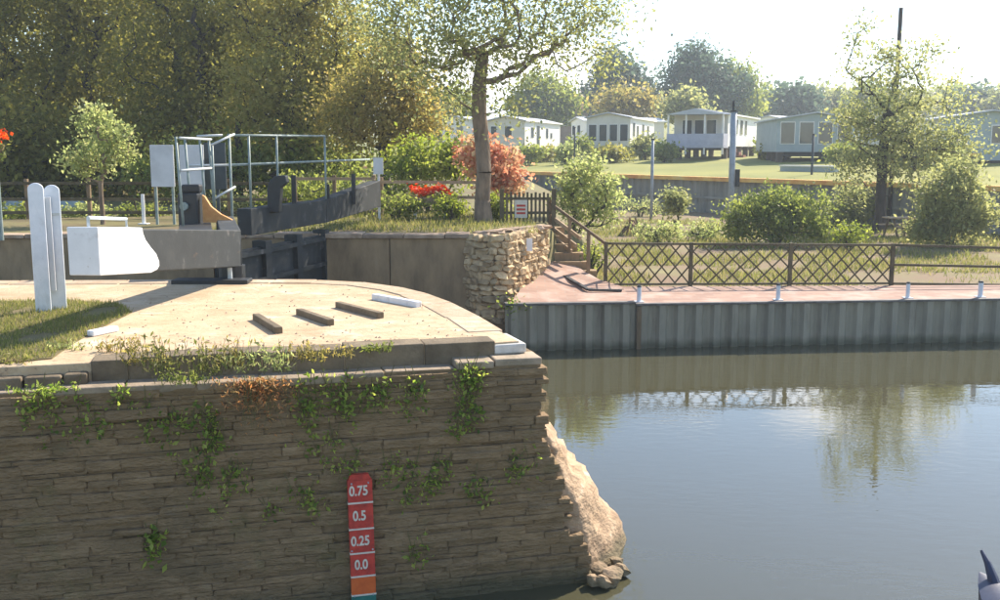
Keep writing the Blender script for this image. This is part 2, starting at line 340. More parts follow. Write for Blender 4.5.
# water: murky green body under a reflecting, faintly rippled surface
wm = bpy.data.materials.new('river_water'); wm.use_nodes = True; n_ = wm.node_tree.nodes; l_ = wm.node_tree.links
b_ = n_['Principled BSDF']; b_.inputs['Base Color'].default_value = (.068,.064,.036,1); b_.inputs['Roughness'].default_value = .015
b_.inputs['IOR'].default_value = 1.50; b_.inputs['Specular IOR Level'].default_value = .5
geo_ = n_.new('ShaderNodeNewGeometry'); mpw = n_.new('ShaderNodeMapping'); mpw.inputs['Scale'].default_value = (1.0, 2.0, 1.0); mpw.inputs['Rotation'].default_value = (0, 0, .25)
l_.new(geo_.outputs['Position'], mpw.inputs['Vector'])
na = n_.new('ShaderNodeTexNoise'); na.inputs['Scale'].default_value = 3.4; na.inputs['Detail'].default_value = 3
nb = n_.new('ShaderNodeTexNoise'); nb.inputs['Scale'].default_value = .35; nb.inputs['Detail'].default_value = 2
l_.new(mpw.outputs['Vector'], na.inputs['Vector']); l_.new(geo_.outputs['Position'], nb.inputs['Vector'])
rpw = n_.new('ShaderNodeValToRGB'); rpw.color_ramp.elements[0].position = .4; rpw.color_ramp.elements[1].position = .68
rpw.color_ramp.elements[0].color = (.25,.25,.25,1); l_.new(nb.outputs['Fac'], rpw.inputs['Fac'])
mlt = n_.new('ShaderNodeMath'); mlt.operation = 'MULTIPLY'; l_.new(na.outputs['Fac'], mlt.inputs[0]); l_.new(rpw.outputs['Color'], mlt.inputs[1])
bpw = n_.new('ShaderNodeBump'); bpw.inputs['Strength'].default_value = .25; bpw.inputs['Distance'].default_value = .016
l_.new(mlt.outputs[0], bpw.inputs['Height']); l_.new(bpw.outputs['Normal'], b_.inputs['Normal'])

# ------------------------------------------------------------------ the setting
WALL_A = math.atan(.26)
U = Vector((math.cos(WALL_A), math.sin(WALL_A), 0)); NW = Vector((math.sin(WALL_A), -math.cos(WALL_A), 0))
def W(u, z, off=0): p = Vector((0, 9.6, 0)) + U * u + NW * off; return Vector((p.x, p.y, z))
def at_wall(px, py, off=0):
    r = ray(px, py); o = Vector((0, 9.6, 0)) + NW * off - Vector((0, 0, HC)); t = o.dot(NW) / r.dot(NW)
    p = Vector((0, 0, HC)) + r * t; return (p - Vector((0, 9.6, 0))).dot(U), p.z

water = MB().add([(-140,-40,0),(90,-40,0),(90,30,0),(-140,30,0)], [(0,1,2,3)]).build('water', wm); tag(water, kind='structure')

# land by the lock: level with the pier, falling to the riverside plot on the right
rows = []
for d in [22.98, 23.5, 24.3, 25.3, 26.2, 27.5, 29, 31, 34, 38, 44, 52, 62, 75, 92]:
    xr = -.55 if d < 23.3 else (np.interp(d, [23.3, 25.3, 27, 40, 92], [.25, 1.02, 1.25, 1.6, 2.0]))
    drop = .06 if d < 25.4 else np.interp(d, [25.4, 27, 30, 60], [.06, .9, 2.4, 3.0])
    r_ = [(x, d, 2.50 + .02 * math.sin(x * 1.3 + d)) for x in np.linspace(-75, xr, 26)]
    r_ += [(xr + drop * .5, d, 1.85), (xr + drop, d, .8)]
    rows.append(r_)
def sheet(name, rows, m, kind='structure'):
    nc = len(rows[0]); V = [p for r_ in rows for p in r_]
    fs = [(i*nc+j, i*nc+j+1, (i+1)*nc+j+1, (i+1)*nc+j) for i in range(len(rows)-1) for j in range(nc-1)]
    me = bpy.data.meshes.new(name); me.from_pydata(V, [], fs); me.update()
    bm = bmesh.new(); bm.from_mesh(me); bmesh.ops.recalc_face_normals(bm, faces=bm.faces); bm.to_mesh(me); bm.free()
    if sum(p.normal.z for p in me.polygons) < 0: me.flip_normals()
    me.materials.append(m); me.polygons.foreach_set('use_smooth', [True]*len(me.polygons))
    return tag(link(name, me), kind=kind)
sheet('lockside_ground', rows, M['soil_grass'])
# riverside plot
def plot_z(x, y): return .985 + .20 * min(1, max(0, (y - 25.2) / 6)) + .05 * math.sin(x * .9 + y * .6) * min(1, max(0, (y - 25.4) / 3))
sheet('riverside_ground', [[(x, d, plot_z(x, d)) for x in np.linspace(.3, 50, 50)] for d in [22.9, 24, 25, 25.6, 26.5, 28, 30, 32, 35, 38, 41, 45, 50, 56, 62, 70, 80]], M['plot_soil'])
# caravan park lawn and the hill behind it
E = Vector((.549, -.836, 0)); NF = Vector((.836, .549, 0)); FB = Vector((1.3, 66, 0))
def park_z(t):
    z = 2.96 + .95 * min(1, max(0, t / 22))
    if t > 40: z += (min(t, 420) - 40) * .062
    return z
sheet('lawn', [[tuple((FB + E * s_ + NF * t) + Vector((0, 0, park_z(t) + (0 if t < 1 else .05 * math.sin(s_ * .4 + t * .3))))) for s_ in np.r_[np.linspace(-900, -120, 14), np.linspace(-110, 42, 40)]]
    for t in [.12, 2, 5, 9, 14, 20, 27, 35, 45, 60, 80, 110, 150, 200, 270, 350, 430, 600, 900, 1300]], M['lawn'])
# red brick towpath
bk = bpy.data.materials.new('brick_paving'); bk.use_nodes = True; bn = bk.node_tree.nodes; bl = bk.node_tree.links; bb = bn['Principled BSDF']; bb.inputs['Roughness'].default_value = .9
gg = bn.new('ShaderNodeNewGeometry'); bt = bn.new('ShaderNodeTexBrick'); bt.inputs['Scale'].default_value = 1.0; bt.inputs['Brick Width'].default_value = .44; bt.inputs['Row Height'].default_value = .22; bt.inputs['Mortar Size'].default_value = .012
bt.inputs['Color1'].default_value = (.37,.225,.16,1); bt.inputs['Color2'].default_value = (.28,.165,.12,1); bt.inputs['Mortar'].default_value = (.30,.22,.17,1)
bz = bn.new('ShaderNodeTexNoise'); bz.inputs['Scale'].default_value = 1.6; bz.inputs['Detail'].default_value = 8
br_ = bn.new('ShaderNodeValToRGB'); br_.color_ramp.elements[0].position = .48; br_.color_ramp.elements[1].position = .7; br_.color_ramp.elements[1].color = (.8,.8,.8,1)
bmx = bn.new('ShaderNodeMixRGB'); bmx.inputs['Color2'].default_value = (.50,.36,.29,1)
bl.new(gg.outputs['Position'], bt.inputs['Vector']); bl.new(gg.outputs['Position'], bz.inputs['Vector']); bl.new(bz.outputs['Fac'], br_.inputs['Fac'])
bl.new(bt.outputs['Color'], bmx.inputs['Color1']); bl.new(br_.outputs['Color'], bmx.inputs['Fac']); bl.new(bmx.outputs['Color'], bb.inputs['Base Color'])
def pile_d(x): return 21.95 + .095 * (x - .3)
xs = np.linspace(3.0, 16, 20)
tow = MB(); V = [(x, pile_d(x) + .02, 1.03) for x in xs] + [(x, 24.75 + .03 * x, 1.045) for x in xs]; k = len(xs)
tow.add(V, [(i, i+1, k+i+1, k+i) for i in range(k-1)])
tag(tow.build('towpath', bk), kind='structure')
ramp = MB(); ramp.add([(.25,pile_d(.25)+.02,1.08),(3.0,pile_d(3)+.02,1.08),(3.0,24.6,1.09),(2.65,25.0,1.12),(1.75,26.2,1.55),(1.1,25.8,1.56),(.65,24.2,1.28)], [(0,1,2,6),(2,3,5,6),(3,4,5)])
ramp.add([(3.0,pile_d(3)+.02,1.08),(3.0,24.6,1.09),(3.0,24.6,.9),(3.0,pile_d(3)+.02,.9)], [(0,1,2,3)])
tag(ramp.build('path_ramp', bk), kind='structure')
dg = MB().bar((1.62,24.9,1.30),(2.1,23.6,1.14),.09,.05).bar((2.1,23.55,1.14),(2.9,23.62,1.12),.09,.05)
tag(dg.build('drain_channel', M['black_steel']), 'thin dark L-shaped drain channel set in the brick ramp', 'drain')
# pale footpath at the foot of the flood wall
sheet('footpath', [[tuple(FB + E * s_ - NF * t + Vector((0, 0, 1.275 + .05 * 0))) for s_ in np.linspace(-12, 14, 14)] for t in (7.5, 5.8)], M['gravel_path'])

# ------------------------------------------------------------------ rough stone pieces sharing meshes
def stone_meshes(name, m, nvar=8, jit=.10, ch=.13):
    out = []
    for _ in range(nvar):
        bm = bmesh.new(); bmesh.ops.create_cube(bm, size=1)
        bmesh.ops.bevel(bm, geom=list(bm.edges), offset=ch, segments=1, affect='EDGES')
        for v in bm.verts: v.co += Vector((random.uniform(-jit, jit) * .5, random.uniform(-jit, jit), random.uniform(-jit, jit)))
        me = bpy.data.meshes.new(name); bm.to_mesh(me); bm.free(); me.materials.append(m); out.append(me)
    return out
def put_piece(name, me, loc, scale, rz, parent, tilt=0):
    o = bpy.data.objects.new(name, me); col.objects.link(o); o.location = loc; o.scale = scale; o.rotation_euler = (tilt, tilt * .6, rz)
    o.parent = parent; return o

# ------------------------------------------------------------------ near lock pier
pier = empty('lock_pier', (0, 0, 0), 0, 'near lock pier of dark stone courses with a sunlit curved paved top', 'lock pier')
core_front = [tuple(W(u, 0, -.015).xy) for u in (-9.5, .42)]
core = MB().prism(core_front + [(.36,10.3),(.05,11.2),(-.55,12.75),(-1.35,14.05),(-2.7,14.78),(-9.5,14.6)], -2.5, 2.33)
core.build('core', M['wall_core'], pier)
nose = [(.20,9.95),(.0,10.5),(-.28,11.45),(-.63,12.45),(-1.0,13.25),(-1.4,13.85),(-2.0,14.4),(-2.7,14.66),(-3.95,14.70),(-9.4,14.5)]
dk = [tuple(W(u, 0, -.26).xy) for u in (-9.4, -.02)]
MB().prism(dk + nose, 2.30, 2.52).build('deck', M['deck_paving'], pier, bevel=.015)
# edging stones along the curved lock side
pl = [Vector((x, y, 0)) for x, y in nose[1:]]; seg = []
for a, b in zip(pl[:-1], pl[1:]):
    L = (b - a).length; k = max(1, round(L / .8))
    for i in range(k): seg.append((a.lerp(b, i / k), a.lerp(b, (i + 1) / k)))
for a, b in seg:
    if a.x < -8.2: continue
    d = (b - a).normalized(); nn = Vector((-d.y, d.x, 0))
    if nn.y > 0 and a.x < -2: nn = -nn
    if nn.dot(Vector((-3.5, 12, 0)) - a) < 0: nn = -nn
    o0, o1 = .02, .36 + random.uniform(-.03, .03); a_ = a + d * .008; b_ = b - d * .008
    poly = [(a_ - nn * .03).xy, (b_ - nn * .03).xy, (b_ + nn * o1).xy, (a_ + nn * o1).xy]
    MB().prism(poly, 2.36, 2.53 + random.uniform(0, .008)).build('edging_stone', M['edge_stone'], pier, bevel=.012)
# heavy front blocks
xs_b = [90, 128, 190, 262, 345, 425, 496]
for i in range(len(xs_b) - 1):
    u0, _ = at_wall(xs_b[i], 365, -.22); u1, _ = at_wall(xs_b[i+1], 360, -.22)
    h = 2.545 + random.uniform(-.012, .012)
    MB().box(u0 + .004, u1 - .004, -.30, 0, 2.315, h).build('coping_block', M['block'], pier, bevel=.012).matrix_local = Matrix.Translation(W(0, 0, -.24 + random.uniform(-.015,.015)).xyz) @ Matrix.Rotation(WALL_A, 4, 'Z') @ Matrix.Translation((0, .30, 0))
for a, b in ((-40, 22), (22, 62), (62, 88)):
    u0, _ = at_wall(a, 380, -.12); u1, _ = at_wall(b, 380, -.12)
    MB().box(u0 + .01, u1 - .01, 0, .4, 2.30, 2.44 + random.uniform(-.01, .01)).build('coping_block', M['block'], pier, bevel=.02).matrix_local = Matrix.Translation(W(0, 0, -.14)) @ Matrix.Rotation(WALL_A, 4, 'Z')
# thin uneven ledge slabs, catching the sun
u = -6.2
while u < .36:
    L = random.uniform(.35, .8); L = min(L, .44 - u); pr = random.uniform(-.03, .05)
    zz = 2.345 + .035 * max(0, u + 1.2) + random.uniform(-.012, .012)
    if u > -.5: zz += .02
    o = MB().box(.006, L - .006, 0, .34, -.075, 0).build('ledge_slab', M['ledge'], pier, bevel=.015)
    o.location = W(u, zz, pr); o.rotation_euler = (random.uniform(-.02,.02), random.uniform(-.015,.015), WALL_A); u += L
# white end slab on the nose
wsl = MB().prism([W(-.0,0,-.24).xy, (.27,9.93), (.08,10.5), (-.05,10.5), W(-.02,0,-.62).xy], 2.40, 2.50).build('end_slab', M['white_slab'], pier, bevel=.02)
wsl['label'] = 'bright white end slab at the tip of the pier'
# stone courses of the front face
wall_var = stone_meshes('stone', M['wall_stone'], 10, .05, .05)
def right_edge(z): return float(np.interp(z, [-.3, .1, .45, .55, .9, 1.2, 1.55, 2.4], [.98, .95, .88, .72, .70, .62, .46, .44]))
pieces = []; z = -.28
while z < 2.26:
    h = random.choice([.04, .05, .05, .06, .07, .09]) ; ue = right_edge(z) + random.uniform(-.04, .05); u = -5.9 + random.uniform(-.3, 0); cpr = random.gauss(0, .006)
    while u < ue - .02:
        L = random.uniform(.2, .62); L = min(L, ue - u)
        if ue - u - L < .12: L = ue - u
        pieces.append((u, z, L, h, cpr)); u += L
    z += h
vis = lambda p: (p[1] > .02) * p[2] * p[3] * (1 if p[0] > -4.75 else .01)
pieces.sort(key=vis, reverse=True); rest = MB()
for i, (u, z, L, h, cpr) in enumerate(pieces):
    dep = .17; pr = cpr + random.gauss(0, .010) + random.choices((0, .025, -.02), (.91, .06, .03))[0]
    c = W(u + L/2, z + h/2, pr - dep/2 + .02)
    if i < 300: put_piece('stone', random.choice(wall_var), c, (L * 1.02, dep, h * 1.02), WALL_A + random.gauss(0, .012), pier, random.gauss(0, .008))
    else:
        me = random.choice(wall_var); Mx = Matrix.Translation(c) @ Matrix.Rotation(WALL_A, 4, 'Z') @ Matrix.Diagonal((L * 1.02, dep, h * 1.02, 1))
        rest.add([Mx @ v.co for v in me.vertices], [tuple(p.vertices) for p in me.polygons])
tag(rest.build('small_stones', M['wall_stone'], pier), kind='stuff')
# battered rock foot round the nose
from mathutils import noise as mnoise
topc = [(.30,9.78),(.50,9.84),(.50,10.05),(.42,10.5),(.22,11.1),(-.1,12.0),(-.5,13.0)]
botc = [(.80,9.84),(1.06,9.92),(1.34,10.32),(1.58,10.95),(1.52,11.8),(1.1,13.0),(.3,14.3)]
ap = MB(); ni, nj = 40, 26; V = []
def lerp_c(c, t):
    t *= len(c) - 1; i = min(int(t), len(c) - 2); f = t - i; return Vector((c[i][0]*(1-f)+c[i+1][0]*f, c[i][1]*(1-f)+c[i+1][1]*f, 0))
for i in range(ni):
    t = i / (ni - 1); a = lerp_c(topc, t); b = lerp_c(botc, t)
    for j in range(nj):
        s_ = j / (nj - 1); e = s_ * .55 + .45 * math.sin(s_ * math.pi / 2); p = a.lerp(b, e); p.z = 1.62 - s_ * 1.95
        q = Vector((p.x * 1.6, p.y * 1.6, p.z * 3.2)); dsp = mnoise.fractal(q, 1.0, 2.0, 4) * .06 + mnoise.noise(q * 4) * .016 - .06 * (abs(mnoise.noise(Vector((p.x * .7, p.y * .7, p.z * 5)))) < .08)
        out = (b - a).normalized(); V.append(p + out * dsp + Vector((0, 0, dsp * .5)))
ap.add(V, [(i*nj+j, i*nj+j+1, (i+1)*nj+j+1, (i+1)*nj+j) for i in range(ni-1) for j in range(nj-1)])
apo = ap.build('rock_foot', M['apron_rock'], pier, smooth=True); apo['label'] = 'sunlit sloping rock foot at the waterline'
bould = stone_meshes('boulder', M['apron_rock'], 4, .2, .24)
for px, py, s_ in ((598,566,.17),(612,572,.20),(604,578,.13),(622,566,.13),(594,577,.12),(617,558,.12)):
    p = at_z(px, py + 4, .06); put_piece('boulder', random.choice(bould), p, (s_*1.2, s_, s_*.9), random.uniform(0, 3), pier, .2)
# foot treads fanned over the deck
for a, b, white in (((256,316),(279,330),0), ((299,311),(331,322),0), ((338,304),(381,315),0), ((374,296),(419,304),1)):
    p, q = at_z(*a, 2.56), at_z(*b, 2.56)
    o = MB().bar((p.x, p.y, 2.55), (q.x, q.y, 2.55), .085, .085).build('foot_tread', M['white_paint' if white else 'block'], pier, bevel=.012)
    o['label'] = 'pale painted foot tread nearest the nose' if white else 'dark raised foot tread on the paved top'
# turf on the left of the pier
tp = [at_z(*p, 2.53) for p in ((-30,302),(60,300),(118,303),(132,312),(96,330),(70,345),(52,358),(-30,366))]
MB().prism([(p.x, p.y) for p in tp], 2.44, 2.532).build('turf', M['soil_grass'], pier)
def in_poly(x, y, poly):
    c = False; j = len(poly) - 1
    for i in range(len(poly)):
        if (poly[i][1] > y) != (poly[j][1] > y) and x < (poly[j][0]-poly[i][0])*(y-poly[i][1])/(poly[j][1]-poly[i][1])+poly[i][0]: c = not c
        j = i
    return c
tpp = [(p.x, p.y) for p in tp]; gp = []
while len(gp) < 9000:
    x, y = random.uniform(-7, -3), random.uniform(8.4, 13.5)
    if in_poly(x, y, tpp) and mnoise.noise(Vector((x*2, y*2, 0))) > -.42: gp.append((x, y, 2.525))
tag(link('grass', blade_mesh('grass', gp, .05, .012, M['grass_blade'])), 'short sunlit grass round the white post on the pier', 'grass', kind='stuff')
# loose grit and leaf litter on the deck
gm = MB()
for _ in range(420):
    px, py = random.uniform(100, 500), random.choice([random.uniform(283, 345), random.gauss(346, 6)])
    p = at_z(px, py, 2.53)
    if (Vector((p.x, p.y, 0)) - Vector((0, 9.6, 0))).dot(NW) > -.58 or p.x > nose[0][0] - .3 or p.y > 14.4 or (p.x > -1.4 and p.y > 13.4 + (p.x + 1.4) * -1.9): continue
    s_ = random.uniform(.006, .02); a = random.uniform(0, 6.28); c, d = math.cos(a) * s_, math.sin(a) * s_
    gm.add([(p.x + c, p.y + d, 2.52), (p.x - d, p.y + c, 2.52), (p.x - c, p.y - d, 2.52), (p.x + d, p.y - c, 2.52), (p.x, p.y, 2.522 + s_ * .8)], [(0,1,4),(1,2,4),(2,3,4),(3,0,4),(3,2,1,0)])
tag(gm.build('grit', M['capping']), 'loose grit and bits scattered on the paved pier top', 'grit', kind='stuff')
mk = at_z(103, 333, 2.53)
mb_ = MB().box(-.05,.05,-.17,.17,0,.06).build('marker_block', M['white_paint'], None, bevel=.012); mb_.location = (mk.x, mk.y, 2.522); mb_.rotation_euler.z = -.45
tag(mb_, 'small white painted block lying by the grass edge', 'marker block')
# ------------------------------------------------------------------ weeds, ivy
def plant(name, label, base, pts, size, m, cat='plant', group=None, stems=None, up=.3, asp=.55):
    root = empty(name, base, 0, label, cat, group)
    P = np.asarray(pts) - np.array(base); link('leaves', leaf_mesh('leaves', P, size, m, up=up, aspect=asp), root)
    if stems:
        s_ = MB()
        for a in stems: s_.tube([Vector(p) - Vector(base) for p in a], .004, 4, r2=.002)
        tag(s_.build('stems', M['leaf_stem'], root), kind='stuff')
    return root
mat('leaf_stem', (.14,.13,.05), (.09,.08,.03), rough=.8, bump=0)
def ivy(label, px0, px1, py0, py1, n, size=.05, m='leaf_ivy', drape=.5, dens=1.0):
    n = int(n * 1.5)
    pts = []; ncl = max(3, n // 14); cs = [(random.uniform(px0, px1), py0 + (py1 - py0) * random.random() ** 1.4) for _ in range(ncl)]
    st = []
    for cx, cy in cs:
        u, z = at_wall(cx, cy, .05); st.append([W(u + random.uniform(-.1,.1), z + random.uniform(.05,.25), .03), W(u, z, .05), W(u + random.uniform(-.05,.05), z - .1, .06)])
    for _ in range(n):
        cx, cy = random.choice(cs); u, z = at_wall(random.gauss(cx, 6.0), random.gauss(cy, 6.5), .05)
        pts.append(W(u, min(z, 2.42), abs(random.gauss(.05, .03))))
    b = np.mean(pts, axis=0); return plant('ivy', label, tuple(b), pts, size, M[m], 'ivy', stems=st)
ivy('yellow-green ivy trailing below the pier edge at the far left of the wall', 20, 150, 392, 440, 260)
ivy('ivy tuft hanging left of the dry orange plant', 165, 228, 412, 462, 200)
ivy('dark small-leaved creeper on the wall below the dry orange plant', 180, 250, 465, 512, 150, .045)
ivy('long band of pale ivy leaves under the ledge above the red gauge', 300, 425, 382, 414, 380)
ivy('bright yellow-green ivy hanging in a narrow column near the wall corner', 455, 480, 375, 436, 260)
ivy('loose green creeper patch to the right above the red gauge', 385, 448, 462, 500, 200, .045)
ivy('little creeper sprig right of the large patch beside the gauge', 460, 492, 483, 498, 60)
ivy('yellowing sprig on the wall close to the right corner', 508, 535, 452, 478, 60)
ivy('tiny bright sprig low on the wall right of the gauge', 412, 432, 545, 568, 36, .05)
ivy('bright drooping leaves low on the wall in the lower left', 140, 160, 528, 568, 44, .075)
ivy('faint creeper left of the gauge in the middle of the wall', 268, 318, 488, 522, 80, .05)
ivy('sparse dark creeper under the pale ivy band', 300, 370, 425, 470, 110, .045)
def weed(label, px, py, z, h, spread, n, m='grass_blade', name='weed', cat='weed', lsize=.06, off=None):
    b = at_z(px, py, z) if off is None else off
    root = empty(name, b, 0, label, cat); st = MB(); pts = []
    for k in range(n):
        a = random.uniform(0, 6.28); r = random.random() ** .6 * spread; hh = h * random.uniform(.45, 1.0)
        p0 = Vector((math.cos(a)*r*1.6, math.sin(a)*r*.5, 0)); p1 = p0 + Vector((random.gauss(0,.07)*h*2, random.gauss(0,.07)*h*2, hh)); mid = p0.lerp(p1, .5) + Vector((random.gauss(0,.02),0,0))
        st.tube([p0, mid, p1], .0035, 4, r2=.0012)
        for q in range(6): t = random.uniform(.15, 1.0); pts.append(p0.lerp(p1, t) + Vector((random.gauss(0,.022), random.gauss(0,.022), 0)))
    tag(st.build('stems', M['leaf_stem'], root), kind='stuff'); link('leaves', leaf_mesh('leaves', pts, lsize, M[m], up=.8, aspect=.3), root); return root
weed('tall wispy weed leaning over the coping near the white block', 160, 372, 2.5, .36, .14, 26)
weed('wispy grass weed rising over the second coping block', 205, 375, 2.5, .34, .14, 24)
weed('broad straw-tipped weed in front of the first foot tread', 265, 372, 2.5, .28, .22, 34, 'leaf_pale')
weed('dark green weed at the joint of the front blocks', 180, 384, 2.4, .14, .2, 30, 'leaf_mid', lsize=.05)
weed('small green tuft growing beside the coping above the gauge', 376, 352, 2.52, .10, .10, 22, 'leaf_mid', lsize=.05)
weed('straggly green weed on the coping at the left edge', 10, 372, 2.44, .20, .12, 22)
weed('low weeds between the lower coping stones at far left', 45, 392, 2.38, .08, .2, 24, 'leaf_ivy', lsize=.05)
weed('pale tuft at the grass edge below the beam shadow', 68, 352, 2.5, .12, .15, 22, 'leaf_pale', lsize=.05)
for px, py, h_, lab in ((140,366,.26,'straw-coloured weed at the left end of the tall coping blocks'),(232,368,.30,'straw weed between the two green weeds on the coping'),(300,362,.20,'short straw weed in front of the second foot tread'),(330,358,.14,'little dry tuft on the coping near the third foot tread'),(120,352,.16,'dry grass tuft beside the small white block')):
    weed(lab, px, py, 2.52, h_, .16, 26, 'leaf_gold', lsize=.05)
# dry orange plant spilling over the ledge
pts = []
for _ in range(700):
    u, z = at_wall(random.gauss(257, 17), 378 + abs(random.gauss(0, 19)), .06); pts.append(W(u, z, abs(random.gauss(.07, .04))))
st = []
for _ in range(26):
    cx = random.gauss(257, 14); u, z = at_wall(cx, 376, .02); u2, z2 = at_wall(cx + random.gauss(0, 8), random.uniform(395, 432), .1); st.append([W(u, z, .0), W(u, z - .02, .09), W(u2, z2, .1)])
plant('dry_plant', 'dry orange-brown plant spilling over the wall ledge', tuple(np.mean(pts, axis=0)), pts, .05, M['leaf_dry'], stems=st, asp=.25)
# little plant at the foot of the far stone corner
c = at_z(512, 312, 1.0); c.y = 21.85; pts = np.array(c) + rng.normal(size=(90,3)) * np.array([.16,.07,.13]); plant('weed', 'green weed rooted where the stone corner meets the sheet piling', tuple(c), pts, .09, M['leaf_ivy'])

# ------------------------------------------------------------------ gauge board
u0, zt = at_wall(358.5, 473.5); u1, zb = at_wall(363, 594)
gb = empty('gauge_board', W((u0 + u1) / 2, zb, .07), WALL_A, 'red water level gauge board with white numbers on the dark wall', 'gauge board')
gh = zt - zb; gw = .235; lean = (u0 - u1)
def gx(z): return lean * (z / gh - .5)
ys = [at_wall(360, y)[1] - zb for y in (593, 591, 572.5, 549.5, 525.5, 499.5, 476)]
def slab(z0, z1, w, y0, y1, name, m, par=gb):
    return MB().add([(gx(z0)-w/2,y0,z0),(gx(z0)+w/2,y0,z0),(gx(z0)+w/2,y1,z0),(gx(z0)-w/2,y1,z0),(gx(z1)-w/2,y0,z1),(gx(z1)+w/2,y0,z1),(gx(z1)+w/2,y1,z1),(gx(z1)-w/2,y1,z1)],
        [(0,3,2,1),(4,5,6,7),(0,1,5,4),(1,2,6,5),(2,3,7,6),(3,0,4,7)]).build(name, m, par)
slab(-.16, ys[1], gw, -.018, .03, 'panel', M['teal_panel'])
names = [None, 'orange_panel', 'red_paint', 'red_paint', 'red_paint', 'red_paint']; txt = {2: '0.0', 3: '0.25', 4: '0.5', 5: '0.75'}
for i in range(1, 6):
    pn = slab(ys[i] + .008, ys[i+1] - .008, gw, -.02, .03, 'panel', M[names[i]])
    slab(ys[i] - .008, ys[i] + .008, gw + .006, -.024, .025, 'divider', M['mark_white'])
    if i in txt:
        cu = bpy.data.curves.new('number', 'FONT'); cu.body = txt[i]; cu.size = .135; cu.align_x = 'CENTER'; cu.align_y = 'CENTER'; cu.extrude = .001; cu.offset = .0035
        to = bpy.data.objects.new('t', cu); col.objects.link(to); bpy.context.view_layer.update()
        me = bpy.data.meshes.new_from_object(to.evaluated_get(bpy.context.evaluated_depsgraph_get())); bpy.data.objects.remove(to); me.materials.clear(); me.materials.append(M['mark_white'])
        t_ = link('number', me, pn); zc = (ys[i] + ys[i+1]) / 2; t_.location = (gx(zc) - .015, -.0235, zc); t_.rotation_euler = (R(90), 0, 0); t_.scale = (.78, 1.0, 1)
MB().add([(gx(gh)-gw/2+.01,-.02,ys[6]-.006),(gx(gh)+gw/2-.01,-.02,ys[6]-.006),(gx(gh)+.085,-.02,gh+.02),(gx(gh)-.085,-.02,gh+.02),
          (gx(gh)-gw/2+.01,.03,ys[6]-.006),(gx(gh)+gw/2-.01,.03,ys[6]-.006),(gx(gh)+.085,.03,gh+.02),(gx(gh)-.085,.03,gh+.02)],
    [(0,1,2,3),(7,6,5,4),(0,4,5,1),(1,5,6,2),(2,6,7,3),(3,7,4,0)]).build('panel_top', M['red_paint'], gb)

for z_, x_ in ((.03,-.09),(.03,.09),(ys[6]-.04,-.08),(ys[6]-.04,.08),(ys[3]+.03,.1),(ys[3]+.03,-.1)):
    MB().tube([(gx(z_)+x_,-.028,z_),(gx(z_)+x_,-.0,z_)], .009, 6).build('bolt', M['steel_post'], gb)
# ------------------------------------------------------------------ white twin post on the pier
pp = at_z(51, 311, 2.53); tpst = empty('twin_post', (pp.x, pp.y, 2.52), .35, 'tall white twin-board post with rounded top on the grass', 'post')
def board(x, y, h, w, t):
    m_ = MB(); n = 10; prof = [(-w/2, 0), (w/2, 0)] + [(w/2 * math.cos(a), h - w*.42 + w*.42 * math.sin(a)) for a in np.linspace(0, math.pi, n)]
    k = len(prof); m_.add([(x+p[0], y, p[1]) for p in prof] + [(x+p[0], y+t, p[1]) for p in prof], [tuple(range(k)), tuple(range(2*k-1, k-1, -1))] + [(i, k+i, k+(i+1)%k, (i+1)%k) for i in range(k)]); return m_
board(-.075, -.06, 1.53, .17, .05).build('board', M['post_paint'], tpst, bevel=.012)
board(.085, .10, 1.50, .17, .05).build('board', M['post_paint'], tpst, bevel=.012)
MB().box(-.05,.07,-.005,.098,.25,1.36).build('spacer', M['panel_grey'], tpst)
MB().box(.02,.16,.085,.099,1.14,1.17).build('strap', M['rail_white'], tpst)

# ------------------------------------------------------------------ lock gates
def gate(name, label, piv, mit, end, zt_p, zb_p, zt_e, zb_e, side):
    piv, mit, end = Vector(piv), Vector(mit), Vector(end)
    g_ = empty(name, piv, 0, label, 'lock gate')
    d = (mit - piv).normalized(); nn = Vector((-d.y, d.x, 0))
    def add(o): return wchild(o, g_)
    leaf = MB().bar(piv + Vector((0,0,.45)), mit + Vector((0,0,.45)), .10, 4.1); add(leaf.build('leaf', M['gate_steel']))
    L = (mit - piv).length
    for s_ in (-1, 1):
        for z in (.35, 1.1, 1.85, 2.42): add(MB().bar(piv + nn*s_*.10 + Vector((0,0,z)), mit + nn*s_*.10 + Vector((0,0,z)), .11, .09).build('rib', M['gate_steel']))
    for t in (0.0, .33, .66, 1.0):
        c_ = piv.lerp(mit, t); add(MB().bar(c_ + Vector((0,0,-1.5)), c_ + Vector((0,0,2.62)), .30, .26, up=d).build('gate_post', M['gate_steel']))
    # balance beam: rises and deepens towards its free end
    a = mit.lerp(piv, .18); a0 = (zt_p + zb_p) / 2
    be = MB(); mid = piv.copy()
    be.bar(a + Vector((0,0,a0)), mid + Vector((0,0,a0)), .30, zt_p - zb_p)
    be.bar(mid + Vector((0,0,a0)), end + Vector((0,0,(zt_e + zb_e)/2)), .30, zt_p - zb_p, h2=zt_e - zb_e)
    add(be.build('balance_beam', M['gate_steel'], bevel=.015))
    return g_, add, d, nn
NP, NM, NE = (-3.98,14.75,0), (-5.12,18.55,0), (-4.24,10.2,0)
FP, FM, FE = (-4.12,23.0,0), (-5.18,18.75,0), (-3.35,27.0,0)
g1, add1, d1, n1 = gate('lock_gate', 'near lock gate with grey balance beam ending in a white painted block', NP, NM, NE, 3.26, 2.72, 3.64, 3.17, 1)
